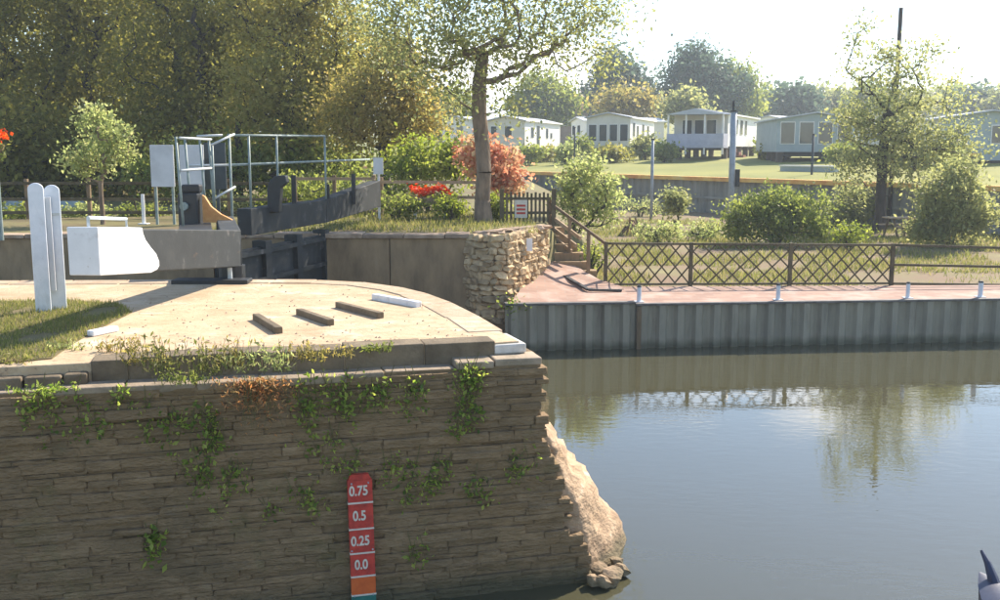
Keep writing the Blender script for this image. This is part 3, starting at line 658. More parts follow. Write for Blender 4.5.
# white end of the near beam, its handle frame
e1 = Vector(NE); p1 = Vector(NP); bd = (p1 - e1).normalized(); bx = Vector((bd.y, -bd.x, 0))
def beam_pt(t, zf): # along beam from end
    zt_ = 3.64 + (3.26 - 3.64) * t; zb_ = 3.17 + (2.72 - 3.17) * t; q = e1.lerp(p1, t); q.z = zb_ + (zt_ - zb_) * zf; return q
wb = MB(); prof = [(-.012,-.03),(.33,-.03),(.375,.03),(.395,.12),(.395,.24),(.375,.42),(.335,.58),(.30,.75),(.285,.9),(.28,1.03),(-.012,1.03)]
prof = [(t * .82 if t > 0 else t, z) for t, z in prof]; k = len(prof); V = [beam_pt(t, z) + bx * .163 for t, z in prof] + [beam_pt(t, z) - bx * .163 for t, z in prof]
wb.add(V, [tuple(range(k)), tuple(range(2*k-1,k-1,-1))] + [(i, k+i, k+(i+1)%k, (i+1)%k) for i in range(k)])
wo_ = add1(wb.build('beam_end', M['white_paint'], bevel=.012)); wo_['label'] = 'white painted end of the near balance beam'
hb = MB(); h0, h1 = beam_pt(.02, 1.0), beam_pt(.22, 1.0)
hb.tube([h0, h0 + Vector((0,0,.11)), h1 + Vector((0,0,.11)), h1], .018, 8); add1(hb.build('handle', M['rail_white']))
# walkway and rails on the near gate
wk = MB().bar(Vector(NP).lerp(Vector(NM), .05) + Vector((-.55,.1,3.18)), Vector(NM) + Vector((-.55,.1,3.18)), .5, .05); add1(wk.build('walkway', M['black_steel']))
def rail(add, pts, r=.026, name='rail', m='rail_paint'): add(MB().tube(pts, r, 8).build(name, M[m], smooth=True))
a, b = at_d(173, 0, 16.3), at_d(205, 0, 18.6)
for z in (4.62, 4.10): rail(add1, [(a.x, a.y, z), (b.x, b.y, z)], .022, m='rail_white')
for px, d in ((173, 16.3), (182, 16.9), (197, 18.0), (206, 18.6)):
    q = at_d(px, 0, d); rail(add1, [(q.x, q.y, 3.1), (q.x - .06, q.y, 4.64)], .022, 'rail_post', 'rail_paint')
# paddle gear with ochre quadrant
pg = at_d(191, 225, 16.9)
add1(MB().box(pg.x-.17, pg.x+.17, pg.y-.14, pg.y+.14, 3.0, 3.72).box(pg.x-.11, pg.x+.2, pg.y-.10, pg.y+.10, 3.72, 3.86).build('paddle_gear', M['black_steel'], bevel=.03))
add1(MB().tube([(pg.x-.05,pg.y-.2,3.5),(pg.x-.05,pg.y-.14,3.5)], .07, 10).build('gear_boss', M['rail_paint']))
qd = MB(); q0 = Vector((pg.x + .22, pg.y - .05, 3.1)); prof = [(0,0),(.50,0),(.48,.05),(.30,.14),(.14,.27),(.04,.44),(0,.46)]; k = len(prof)
qd.add([(q0.x+x, q0.y, q0.z+z+.12) for x, z in prof] + [(q0.x+x, q0.y+.08, q0.z+z+.12) for x, z in prof], [tuple(range(k)), tuple(range(2*k-1,k-1,-1))] + [(i,k+i,k+(i+1)%k,(i+1)%k) for i in range(k)])
add1(qd.build('quadrant', M['orange_paint']))
# hinge collar on the deck
add1(MB().tube([(NP[0],NP[1],2.5),(NP[0],NP[1],2.74)], .2, 12).build('pivot', M['black_steel']))
add1(MB().box(NP[0]-.75,NP[0]+.35,NP[1]-.5,NP[1]-.2,2.5,2.58).build('anchor_plate', M['black_steel'], bevel=.01))
add1(MB().tube([(NP[0]+.05,NP[1]-.3,2.58),(NP[0]+.05,NP[1]-.3,2.74)], .035, 8).build('anchor_pin', M['rail_white']))

g2, add2, d2, n2 = gate('lock_gate', 'far lock gate with dark balance beam rising to the right and pipe railings', FP, FM, FE, 3.30, 2.78, 3.62, 2.92, -1)
f0, f1 = Vector(FM), Vector(FP)
off = Vector((.12, .1, 0)); A_, B_, C_ = f0 + off, f1 + off, Vector(FE) + Vector((-.1, -.3, 0))
rail(add2, [A_ + Vector((0,0,4.70)), B_ + Vector((0,0,4.74))], .024); rail(add2, [A_ + Vector((0,0,4.15)), C_ + Vector((0,0,4.18))], .026)
rail(add2, [A_ + Vector((-.55,-.1,4.68)), A_ + Vector((-.1,0,4.70))], .022, m='rail_white'); rail(add2, [A_ + Vector((-.75,0,4.14)), A_ + Vector((0,0,4.15))], .022, m='rail_white')
rail(add2, [A_ + Vector((-.20,-.4,4.52)), A_ + Vector((.12,0,4.72))], .022, m='rail_white')
for q, z0, z1 in ((A_ + Vector((-.22,-.3,0)), 3.2, 4.55), (A_ + Vector((.02,0,0)), 2.2, 4.72), (A_.lerp(B_, .18), 3.1, 4.70), (A_.lerp(B_, .45), 3.2, 4.72), (A_.lerp(B_, 1.0), 3.2, 4.74)):
    rail(add2, [(q.x, q.y, z0), (q.x, q.y, z1)], .024, 'rail_post')
rail(add2, [A_ + Vector((-.2,-.3,3.55)), A_ + Vector((.1,0,3.75))], .022, m='rail_white')
for t, z in ((.62, 3.15), (1.38, 3.1), (1.02, 3.1)):
    q = A_.lerp(B_, t); add2(MB().bar((q.x,q.y,z), (q.x,q.y,z+.75 if t != 1.02 else z + .55), .09, .09).build('stanchion', M['black_steel']))
# curved hood of the far paddle gear
hd = MB(); c = A_.lerp(B_, .36) + Vector((.22, 0, 3.28)); prof = [(-.24,-.1)] + [(-.24*math.cos(a)+.0, .30 + .34*math.sin(a)) for a in np.linspace(0, math.pi/2, 7)] + [(.14,.64),(.17,.5),(.04,.40),(.0,-.1)]; k = len(prof)
hd.add([(c.x+x, c.y-.13, c.z+z) for x, z in prof] + [(c.x+x, c.y+.13, c.z+z) for x, z in prof], [tuple(range(k)), tuple(range(2*k-1,k-1,-1))] + [(i,k+i,k+(i+1)%k,(i+1)%k) for i in range(k)])
add2(hd.build('paddle_hood', M['black_steel'], bevel=.015))
bz_ = at_d(378, 154, 27.3); tag(MB().box(bz_.x-.13,bz_.x+.13,bz_.y-.02,bz_.y+.02,3.78,4.22).box(bz_.x-.03,bz_.x+.03,bz_.y+.03,bz_.y+.08,2.5,4.2).build('small_sign', M['panel_grey']), 'small pale blue notice on a post beyond the far beam end', 'sign')
add2(MB().bar(Vector(FE) + Vector((-.01,.012,2.9)), Vector(FE) + Vector((-.01,.012,3.64)), .31, .03, up=(1,.2,0)).build('beam_end', M['pale_wood']))

# ------------------------------------------------------------------ far lock wall and its stone corner
fw = empty('lock_wall', (-4, 22.9, 0), 0, 'far lock wall, shaded and smooth, turning into a sunlit rubble corner', 'lock wall')
def addw(o): return wchild(o, fw)
# smooth panels of the chamber side with narrow joints
for x0, x1 in ((-30,-16),(-15.98,-10.5),(-10.48,-6.6),(-6.58,-4.15),(-4.13,-2.55),(-2.53,-.72)):
    addw(MB().box(x0, x1, 22.92, 23.9, -2, 2.42).build('wall_panel', M['chamber_wall'], bevel=.012))
x = -14.
while x < -.75:
    L = random.uniform(.5, 1.1); L = min(L, -.7 - x); h = random.uniform(.07, .12)
    o = MB().box(x+.008, x+L-.008, 22.86 + random.uniform(-.03,.03), 23.45 + random.uniform(-.1,.15), 2.425, 2.425+h).build('capping_stone', M['capping'], bevel=.015); addw(o); x += L
cpath = [Vector((-.74,22.98,0)), Vector((-.45,22.72,0)), Vector((-.1,22.6,0)), Vector((.12,22.72,0)), Vector((.42,23.45,0)), Vector((.76,24.3,0)), Vector((1.12,25.3,0)), Vector((1.15,26.2,0))]
addw(MB().prism([(p.x - .0, p.y + .09) if i < 3 else (p.x - .09, p.y + .03) for i, p in enumerate(cpath)] + [(-.74, 26.2)], -2, 2.47).build('rubble_core', M['mortar']))
rub = stone_meshes('stone', M['rubble'], 10, .16, .2)
def cp_at(s_):
    for a, b in zip(cpath[:-1], cpath[1:]):
        L = (b - a).length
        if s_ <= L: return a.lerp(b, s_ / L), math.atan2((b-a).y, (b-a).x)
        s_ -= L
    return cpath[-1], math.atan2(1, .05)
tot = sum((b - a).length for a, b in zip(cpath[:-1], cpath[1:])) - .9; z = -.1; cnt = 0
while z < 2.5:
    h = random.uniform(.10, .19); s_ = random.uniform(-.1, .02)
    while s_ < tot:
        L = random.uniform(.14, .36); p, a = cp_at(max(0, s_ + L/2)); pr = random.gauss(0, .025)
        nn = Vector((math.sin(a), -math.cos(a), 0))
        if cnt < 298: addw(put_piece('stone', random.choice(rub), (p.x + nn.x*pr, p.y + nn.y*pr, z + h/2), (L*1.04, .22, h*1.05), a + random.gauss(0,.06), None, random.gauss(0,.05))); cnt += 1
        s_ += L
    z += h
print('rubble', cnt, z)
cap_var = stone_meshes('capping_stone', M['capping'], 4, .14, .2)
for i in range(9):
    t = i / 8; p = at_d(482 + i * 7.6, 226, 23.2 + 1.9 * t)
    addw(put_piece('capping_stone', random.choice(cap_var), (p.x, p.y, 2.52), (.34, .5, .10), random.uniform(0, .6), None))
nt_ = at_d(528.5, 236, 23.75); tag(MB().box(nt_.x-.05,nt_.x+.09,nt_.y-.16,nt_.y-.13,2.06,2.36).build('notice', M['white_paint']), 'small white notice fixed to the sunlit stone corner', 'notice')
# ------------------------------------------------------------------ sheet piling along the towpath
sp_ = empty('sheet_piling', (3, 22.2, 0), 0, 'grey corrugated steel sheet piling along the brick towpath', 'sheet piling')
def pile_mesh(h, m, w=.42, dpt=.09, t=.012):
    m_ = MB(); prof = [(0,dpt),(w*.14,dpt),(w*.30,0),(w*.62,0),(w*.78,dpt),(w*.985,dpt)]; k = len(prof)
    V = [(x,y,z) for z in (0,h) for x,y in prof] + [(x,y+t+.03,z) for z in (0,h) for x,y in prof]
    fs = [(i,i+1,k+i+1,k+i) for i in range(k-1)] + [(2*k+i,3*k+i,3*k+i+1,2*k+i+1) for i in range(k-1)] + [(k+i,k+i+1,3*k+i+1,3*k+i) for i in range(k-1)] + [(0,k,3*k,2*k),(k-1,3*k-1,4*k-1,2*k-1)][:0]
    return m_.add(V, fs).mesh('sheet_pile', m)
pm1 = pile_mesh(2.04, M['steel_pile']); a_p = math.atan(.095); x = .12; i = 0
while x < 16:
    o = bpy.data.objects.new('sheet_pile', pm1); col.objects.link(o); left = x < 2.85
    o.location = (x, pile_d(x) - .08 - (.05 if left else 0), (-1.0 if left else -1.06) + random.uniform(-.008,.008)); o.rotation_euler.z = a_p; wchild(o, sp_); x += .42 * math.cos(a_p); i += 1
wchild(MB().bar((.1,pile_d(.1)-.03,1.055),(3.02,pile_d(3.02)-.03,1.055),.26,.05).build('capping_beam', M['pile_cap'], bevel=.008), sp_)
wchild(MB().bar((3.03,pile_d(3.03)+.01,1.005),(16.2,pile_d(16.2)+.01,1.005),.24,.05).build('capping_beam', M['pile_cap'], bevel=.008), sp_)
wchild(MB().bar((3.12,pile_d(3.1)-.10,-.6),(3.12,pile_d(3.1)-.10,.96),.10,.05).build('fender_post', M['wood']), sp_)
MB().box(0,0,0,0,0,0)
bank = MB().add([(.1,pile_d(.1)+.06,-1.5),(16,pile_d(16)+.06,-1.5),(16,pile_d(16)+.06,.98),(.1,pile_d(.1)+.06,.98)], [(0,1,2,3)]); tag(bank.build('riverbank', M['wall_core']), kind='structure')
# mooring posts
for px, py, w_, lab in ((640,303,.05,'short white mooring post nearest the brick ramp'),(780,301,.05,'short white mooring post in the middle of the towpath edge'),(913,300,.045,'short white mooring post in line with the last lattice panel'),(990,300,.055,'short pale mooring post at the right end of the towpath')):
    p = at_z(px, py, 1.03); p.y = max(p.y, pile_d(p.x) + .16); q = empty('mooring_post', (p.x, p.y, 1.03), 0, lab, 'mooring post', 'mooring posts along the towpath')
    MB().tube([(0,0,0),(0,0,.34)], w_, 12).build('shaft', M['post_paint'], q, smooth=False)
    MB().tube([(0,0,.34),(0,0,.38)], w_*1.15, 12, r2=w_*.7).build('cap', M['black_steel'], q)
    MB().box(-.1,.1,-.1,.1,0,.015).build('base_plate', M['panel_grey'], q)

# ------------------------------------------------------------------ lattice fence
lf = empty('lattice_fence', at_z(605, 290, 1.0), 0, 'brown crossed-lattice wooden fence along the towpath', 'fence')
def fd(x): return 24.92 + .03 * (x - 2.6)
def fx(px): return at_d(px, 260, 25.1).x
zb_, zt_ = 1.03, 2.14
xsP = [fx(605), fx(690), fx(790), fx(893)]
for i, x in enumerate(xsP): wchild(MB().box(x-.045, x+.045, fd(x)-.05, fd(x)+.05, .9, zt_ + .02 - .02*i).build('post', M['fence_wood'], bevel=.008), lf)
for i in range(3):
    xa, xb = xsP[i] + .05, xsP[i+1] - .05; za, zb2 = zt_ - .02*i, zt_ - .02*(i+1)
    wchild(MB().bar((xa,fd(xa),za-.02),(xb,fd(xb),zb2-.02),.07,.055).build('rail', M['fence_wood']), lf)
    wchild(MB().bar((xa,fd(xa),1.09),(xb,fd(xb),1.09),.06,.05).build('rail', M['fence_wood']), lf)
    n = 6 if i < 2 else 7; H = za - .05 - 1.12; pitch = (xb - xa) / n
    for sgn in (1, -1):
        k0 = -3 if sgn > 0 else 0
        for k in range(-3, n + 3):
            # slat through (xa + k*pitch, bottom) rising H over run = 2*pitch
            run = 2.4 * pitch; x0 = xa + k * pitch; x1 = x0 + sgn * run; z0, z1 = 1.12, za - .05
            def clip(xq): return z0 + (z1 - z0) * (xq - x0) / (x1 - x0)
            p0, p1 = (x0, z0), (x1, z1)
            lo, hi = min(x0, x1), max(x0, x1)
            if hi <= xa + .05 or lo >= xb - .05: continue
            cx0, cx1 = max(lo, xa), min(hi, xb)
            if cx1 - cx0 < .12: continue
            wchild(MB().bar((cx0, fd(cx0) + .012*sgn, clip(cx0)), (cx1, fd(cx1) + .012*sgn, clip(cx1)), .02, .036).build('slat', M['fence_wood']), lf)
rf = empty('rail_fence', (xsP[3] + .3, fd(xsP[3]), 1.0), 0, 'plain post and rail wooden fence right of the lattice', 'fence')
xr = 16.0
for z0, z1 in ((2.06, 1.98), (1.56, 1.53), (1.08, 1.08)): wchild(MB().bar((xsP[3]+.06,fd(xsP[3]),z0),(xr,fd(xr),z1-.1),.05,.06).build('rail', M['fence_wood']), rf)
for x in (13.2, 15.9): wchild(MB().box(x-.045,x+.045,fd(x)+.03,fd(x)+.12,.9,2.05).build('post', M['fence_wood'], bevel=.008), rf)

# ------------------------------------------------------------------ steps with sloping wooden rails, picket gate
stp = empty('steps', (1.9, 26, 1.2), 0, 'short flight of brick steps rising behind the stone corner', 'steps')
for k in range(6):
    t = k / 5; c = Vector((2.0 - .75 * t, 25.6 + 1.5 * t, 0)); zz = 1.35 + .2 * k
    wchild(MB().box(c.x-.6, c.x+.5, c.y, c.y + .42, zz - .5, zz).build('step', M['chamber_wall']), stp)
hr = empty('stair_rail', (2.6, 25, 1.1), 0, 'sloping wooden handrail boards climbing beside the steps', 'handrail')
A0, B0 = at_d(605, 243, 24.9), at_d(550, 203, 27.2)
for dz, t0 in ((0, 0), (-.34, .42), (-.62, .5), (-.86, .58)):
    a = A0.lerp(B0, t0) + Vector((0,0,dz)); b = B0 + Vector((0,0,dz)); wchild(MB().bar(a, b, .045, .10 if dz else .075).build('board' if dz else 'handrail', M['pale_wood' if dz else 'wood']), hr)
for t in (.28, .62, 1.0):
    q = A0.lerp(B0, t); wchild(MB().box(q.x-.045,q.x+.045,q.y-.045,q.y+.045, .95, q.z - .01 + (.1 if t == 1 else 0)).build('post', M['wood'], bevel=.006), hr)
pgt = empty('picket_gate', at_d(527, 224, 27.0), 0, 'dark wooden picket gate beside the stone corner', 'gate')
q0 = at_d(507, 222, 27.0)
for k in range(11): x = q0.x + .11 * k; wchild(MB().box(x-.03,x+.03,26.98,27.0,2.5,3.28 + .03*(k%2)).build('picket', M['fence_wood']), pgt)
for z in (2.72, 3.1): wchild(MB().box(q0.x-.08,q0.x+1.18,27.003,27.04,z,z+.07).build('rail', M['fence_wood']), pgt)
for x in (q0.x - .14, q0.x + 1.26): wchild(MB().box(x-.06,x+.06,26.96,27.08,2.4,3.4).build('gate_post', M['fence_wood']), pgt)
sg = at_d(521, 209, 26.94); sgn_ = empty('warning_sign', sg, 0, 'small red and white sign hung on the picket gate', 'sign')
MB().box(-.17,.17,-.01,.01,-.24,.24).build('plate', M['mark_white'], sgn_)
for z in (.08, -.02, -.12): MB().box(-.12,.12,-.014,-.0105,z-.02,z+.035).build('stripe', M['red_paint'], sgn_)

# ------------------------------------------------------------------ far lockside fences, sign boards, posts
def rail_fence(label, pts, posts, zs, zpost, m='wood', pm='wood', w=.05):
    a, b = Vector(pts[0]), Vector(pts[1]); f_ = empty('rail_fence', (*a.xy, 2.5), 0, label, 'fence', 'wooden rail fences on the far lockside')
    for z in zs: wchild(MB().bar((a.x,a.y,z),(b.x,b.y,z),.04,.085).build('rail', M[m]), f_)
    for t in posts: q = a.lerp(b, t); wchild(MB().box(q.x-w,q.x+w,q.y+.03,q.y+.03+2*w,2.4,zpost).build('post', M[pm], bevel=.006), f_)
    return f_
rail_fence('dark wooden rail fence behind the sapling at far left', ((-15.2,28.3),(-6.0,28.3)), (.03,.2,.39,.595,.82), (3.50,3.05,2.68), 3.62, 'fence_wood')
rail_fence('wooden rail fence behind the railings of the far gate', ((-5.9,28.6),(-3.55,28.6)), (.02,.5,.98), (3.62,2.95), 3.72, 'pale_wood')
rail_fence('pale wooden rail fence left of the central tree trunk', ((-3.45,28.9),(-.55,28.4)), (.01,.98), (3.52,3.10), 3.66, 'pale_wood', 'pale_wood')
wp = at_z(144, 224, 2.5); q = MB().tube([(0,0,0),(0,0,.78)], .045, 10).box(-.12,.12,-.12,.12,0,.02).build('marker_post', M['white_paint']); q.location = (wp.x, wp.y, 2.5); tag(q, 'thin white marker post on the far lockside by the sign boards', 'post')
sb = empty('sign_board', (-8.3, 26.2, 2.5), 0, 'pair of pale grey sign boards standing behind the lock gate', 'sign board')
for px0, px1 in ((149.5, 175), (179, 205)):
    p0, p1_ = at_d(px0, 145, 26.2), at_d(px1, 187, 26.2)
    wchild(MB().box(p0.x, p1_.x, 26.18, 26.23, p1_.z, p0.z).build('board', M['panel_grey'], bevel=.01), sb)
    wchild(MB().box(p0.x+.05, p0.x+.11, 26.24, 26.30, 2.45, p0.z).build('leg', M['rail_paint']), sb); wchild(MB().box(p1_.x-.11, p1_.x-.05, 26.24, 26.30, 2.45, p0.z).build('leg', M['rail_paint']), sb)
for x in (207, 233): pass
dkp = at_d(216, 160, 26.6); tag(MB().box(dkp.x-.32,dkp.x+.25,26.6,26.66,3.4,4.62).box(dkp.x-.05,dkp.x+.03,26.67,26.73,2.4,4.5).build('dark_board', M['bin']), 'dark grey board standing right of the pale sign boards', 'sign board')
# flower post at the left edge
fp = at_z(1, 236, 2.5); bp_ = empty('basket_post', (fp.x, fp.y, 2.5), 0, 'grey green post with a red flower basket at the left edge', 'flower post')
MB().tube([(0,0,-.1),(0,0,2.0)], .06, 10).build('post', M['rail_paint'], bp_)
bw = MB(); V = [(.22*math.cos(a)*s_, .22*math.sin(a)*s_, z) for z, s_ in ((1.85,.4),(1.92,.8),(2.05,1)) for a in np.linspace(0,6.283,12,endpoint=False)]
bw.add(V, [(r_*12+k, r_*12+(k+1)%12, (r_+1)*12+(k+1)%12, (r_+1)*12+k) for r_ in (0,1) for k in range(12)]); bw.build('basket', M['wood'], bp_)
link('leaves', leaf_mesh('leaves', rng.normal(size=(160,3))*[.14,.14,.14]+[.02,0,1.98], .09, M['leaf_mid']), bp_)
tag(link('flowers', leaf_mesh('flowers', rng.normal(size=(170,3))*[.13,.12,.07]+[.05,-.02,2.28], .09, M['petal_red'], aspect=.9), bp_), kind='stuff')
# red flower trough
ft = at_d(431, 200, 28.1); ftr = empty('flower_trough', (ft.x, ft.y, 2.5), 0, 'trough of bright red flowers by the pale rail fence', 'flower trough')
MB().box(-.55,.5,-.13,.13,.42,.62).build('trough', M['pale_wood'], ftr, bevel=.01)
for x in (-.45, .4): MB().box(x-.04,x+.04,-.1,.1,-.05,.42).build('leg', M['white_paint'], ftr)
fx_ = np.concatenate([rng.normal(size=(46,3))*[.06,.08,.06]+[c_,0,.80+.06*math.sin(c_*9)] for c_ in np.linspace(-.5,.5,8)])
tag(link('flowers', leaf_mesh('flowers', fx_, .09, M['petal_red'], aspect=.9), ftr), kind='stuff'); link('leaves', leaf_mesh('leaves', rng.normal(size=(160,3))*[.28,.08,.05]+[0,0,.66], .09, M['leaf_mid']), ftr)
# white trestle cover / pale boats far left behind the fence
for px, py, w_, lab in ((22,196,.6,'pale covered dinghy behind the fence at far left'),(72,205,.5,'small pale upturned dinghy behind the twin post')):
    p = at_d(px, py, 31); d_ = empty('dinghy', (p.x, p.y, 2.5), .1, lab, 'dinghy'); hl = MB(); n = 12; V = []
    for i in range(n):
        t = i/(n-1)*2-1; wdt = .42*math.sqrt(max(.02, 1-t*t)); 
        for j in range(7): a = math.pi*j/6; V.append((t*w_, wdt*math.cos(a), .42*math.sin(a)*math.sqrt(max(.05,1-t**4))))
    hl.add(V, [(i*7+j, i*7+j+1, (i+1)*7+j+1, (i+1)*7+j) for i in range(n-1) for j in range(6)]); hl.build('hull', M['rail_paint'], d_, smooth=True)
    MB().tube([(-w_,0,.05),(-w_*.9,0,.36),(0,0,.45),(w_*.9,0,.36),(w_,0,.05)], .025, 6).build('keel', M['panel_grey'], d_)
# tall grass tufts on the lockside and the plot
gp = []
while len(gp) < 9000:
    x, y = random.uniform(-7, .9), random.uniform(23.5, 31)
    if mnoise.noise(Vector((x*.9, y*.9, 3))) > -.3: gp.append((x, y, 2.49))
tag(link('grass', blade_mesh('grass', gp, .12, .03, M['grass_blade'])), 'rough grass on the lockside round the central tree', 'grass', kind='stuff')
gp = []
while len(gp) < 30000:
    y = random.uniform(25.2, 46); x = random.uniform(2.6, 2 + y * .5)
    if mnoise.noise(Vector((x*.55, y*.55, 9))) > -.12 and not (x > 9.5 and y < 27.5 and random.random() < .85): gp.append((x, y, plot_z(x, y) - .02))
tag(link('grass', blade_mesh('grass', gp, .16, .035, M['grass_blade'])), 'patchy rough grass on the plot behind the lattice fence', 'grass', kind='stuff')

# ------------------------------------------------------------------ flood wall across the plot
fwl = empty('flood_wall', FB, 0, 'long grey sheet-piled flood wall with an orange capping', 'flood wall')
pm2 = pile_mesh(2.6, M['flood_pile'], .56, .10); s_ = -30
while s_ < 42:
    p = FB + E * s_; o = bpy.data.objects.new('sheet_pile', pm2); col.objects.link(o); o.location = (p.x, p.y, .3); o.rotation_euler.z = math.atan2(E.y, E.x); wchild(o, fwl); s_ += .56
s_ = -30
while s_ < 42:
    L = 6.0; a = FB + E * (s_ + .02) + NF * .06; b = FB + E * (s_ + L - .02) + NF * .06; wchild(MB().bar((a.x,a.y,2.96),(b.x,b.y,2.96),.42,.20).build('capping_beam', M['flood_cap']), fwl); s_ += L
wchild(MB().bar((*(FB+E*-30-NF*.03).xy,2.0),(*(FB+E*42-NF*.03).xy,2.0),.06,.12).build('waling', M['flood_pile']), fwl)

# ------------------------------------------------------------------ posts, table, log pile, bin on the plot
def pole(label, px, d, z0, ytop, r, m='steel_post', cap=True):
    b = at_d(px, 200, d); zt = at_d(px, ytop, d).z; o = empty('pole', (b.x, d, z0), 0, label, 'pole', 'poles around the plot')
    MB().tube([(0,0,-.2),(0,0,zt-z0)], r, 10).build('shaft', M[m], o, smooth=True)
    if cap: MB().tube([(0,0,zt-z0),(0,0,zt-z0+.06)], r*1.25, 10).build('cap', M['black_steel'], o)
    return o
pole('slim grey pole in front of the second caravan', 651.5, 46, 1.2, 140, .07)
pp_ = pole('thick grey steel pole in front of the veranda caravan', 731, 41, 1.2, 112, .125)
MB().box(.14,.30,-.12,.12,1.75,2.45).build('junction_box', M['black_steel'], pp_); MB().box(-.04,.04,.126,.17,3.0,5.2).build('cable_duct', M['black_steel'], pp_)
pole('thin dark pole on the lawn left of the second caravan', 574, 68, 3.0, 128, .06, 'bin'); pole('short dark pole beside the teal caravan', 810.5, 52, 1.2, 135, .06, 'bin')
pole('tall bare mast rising through the riverside tree', 890, 42.5, 1.2, 8, .085, 'bark_dark', False)
pt_ = at_d(901, 233, 37.5); tb = empty('picnic_table', (pt_.x, 37.5, 1.18), .15, 'wooden picnic table under the riverside tree', 'table')
MB().box(-.62,.62,-.35,.35,.72,.77).build('tabletop', M['pale_wood'], tb, bevel=.01)
for y in (-.62, .62): MB().box(-.55,.55,y-.12,y+.12,.43,.47).build('bench', M['pale_wood'], tb)
for x in (-.42, .42):
    for s_ in (-1, 1): MB().bar((x, s_*.5, 0), (x, s_*.18, .72), .06, .05).build('leg', M['wood'], tb)
st_ = at_z(878, 231, 1.2); sm = empty('stool', (st_.x, 36.6, 1.18), .4, 'low wooden stool left of the picnic table', 'stool')
MB().box(-.26,.26,-.16,.16,.34,.40).build('seat', M['pale_wood'], sm)
for x in (-.2,.2): MB().box(x-.03,x+.03,-.1,.1,0,.34).build('leg', M['wood'], sm)
lp = at_z(631, 236, 1.2); lg = empty('log_pile', (lp.x, lp.y, 1.15), 0, 'leaning pile of cut branches on the plot', 'log pile')
for k in range(12):
    a = random.uniform(0, 6.28); MB().tube([(math.cos(a)*.48, math.sin(a)*.4, 0), (random.gauss(0,.07), random.gauss(0,.07), random.uniform(.5,.78))], .05, 6, r2=.035).build('log', M['pale_wood' if k % 2 else 'wood'], lg)
bn_ = at_z(987, 243, 1.2); wbn = empty('wheelie_bin', (bn_.x, 33, 1.17), .2, 'dark wheeled bin at the right edge of the plot', 'bin')
MB().add([(-.25,-.25,.08),(.25,-.25,.08),(.25,.25,.08),(-.25,.25,.08),(-.3,-.32,1.0),(.3,-.32,1.0),(.3,.32,1.0),(-.3,.32,1.0)], [(0,3,2,1),(4,5,6,7),(0,1,5,4),(1,2,6,5),(2,3,7,6),(3,0,4,7)]).build('body', M['bin'], wbn, bevel=.02)
MB().box(-.33,.33,-.36,.36,1.0,1.07).build('lid', M['bin'], wbn, bevel=.02)
for x in (-.24,.24): MB().tube([(x-.03,.28,.1),(x+.03,.28,.1)], .1, 10).build('wheel', M['black_steel'], wbn)
# ------------------------------------------------------------------ trees and shrubs
BK, BD = M['bark'], M['bark_dark']
def cam_lobes(base, lst, depth=.8):
    """lobes given in photo pixels (px, py, rx, ry, doff) -> metres round the base"""
    out = []
    for px, py, rx, ry, do in lst:
        d = base.y + do; p = at_d(px, py, d); s_ = d / F
        out.append((p.x - base.x, do, p.z - base.z, rx * s_, max(rx, ry * .7) * s_ * depth, ry * s_))
    return out
# central tree
cb = at_z(484, 223, 2.5); cb.z = 2.48
tree('waterside_tree', 'open-crowned tree on the far lockside with a leaning brown trunk', 'tree', cb,
     cam_lobes(cb, [(430,30,66,46,0),(390,10,44,40,.6),(475,60,58,46,-.6),(482,5,70,60,0),(545,30,62,44,.3),(585,35,38,50,-.3),(455,95,30,24,.5),(520,110,32,12,-1.0),(440,-40,70,50,0),(540,-40,70,50,0),(600,5,30,30,0)]),
     .205, M['leaf_grey'], BK, nclump=380, nleaf=46, lsize=.115, crad=.66, trunk_top=4.4, shell=.1, bendy=.09, sides=10, flat=.85, rexp=.66)
# large trees on the left
def bigtree(label, px, d, lst, lm, n, nl, ls, cr, tr=.35, bk_=BD, name='tall_tree', group='tall trees on the left', z=2.45):
    b = at_d(px, 200, d); b.z = z
    return tree(name, label, 'tree', b, cam_lobes(b, lst), tr, M[lm], bk_, nclump=n, nleaf=nl, lsize=ls, crad=cr, group=group, shell=.25, trunk_top=3.0)
bigtree('huge dark broadleaf tree filling the upper left corner', 40, 46, [(30,60,110,110,0),(120,30,90,80,1),(-60,60,90,120,0),(40,-60,140,90,0),(60,150,80,60,-1),(-20,160,70,60,0)], 'leaf_dark', 340, 160, .22, 1.35, .5)
bigtree('dark tree behind the sign boards left of centre', 190, 43, [(190,70,90,80,0),(240,20,80,70,0),(150,140,70,50,0),(220,130,60,50,-1),(200,-50,120,70,0)], 'leaf_dark', 290, 150, .20, 1.2, .45)
bigtree('dark backing tree beyond the others at the upper left', 110, 60, [(60,40,130,90,0),(200,60,110,90,0),(-20,100,90,90,0),(300,90,60,60,0)], 'leaf_dark', 260, 130, .32, 1.9, .5)
bigtree('olive green tree whose lit crown rises above the far railings', 300, 38, [(285,60,62,66,0),(330,20,48,60,.5),(300,120,54,40,-.5),(275,0,60,50,1),(335,90,40,40,0),(255,105,34,40,-.6)], 'leaf_olive', 240, 125, .16, .9, .32)
bigtree('golden brown tree with sunlit yellowing crown beside the far gate', 385, 35, [(385,95,46,48,0),(400,70,30,28,0),(365,120,40,36,-.5),(415,115,26,34,.4),(345,110,30,30,0)], 'leaf_gold', 150, 115, .135, .75, .22)
bigtree('thin pale willow crown between the olive tree and the golden tree', 350, 40, [(352,60,34,44,0),(345,100,30,40,0)], 'leaf_pale', 60, 60, .19, .8, .2)
bigtree('shaded understorey tree behind the rail fence at far left', 10, 40, [(0,150,70,46,0),(60,165,60,38,0),(130,165,50,36,0)], 'leaf_dark', 130, 85, .25, 1.1, .2)
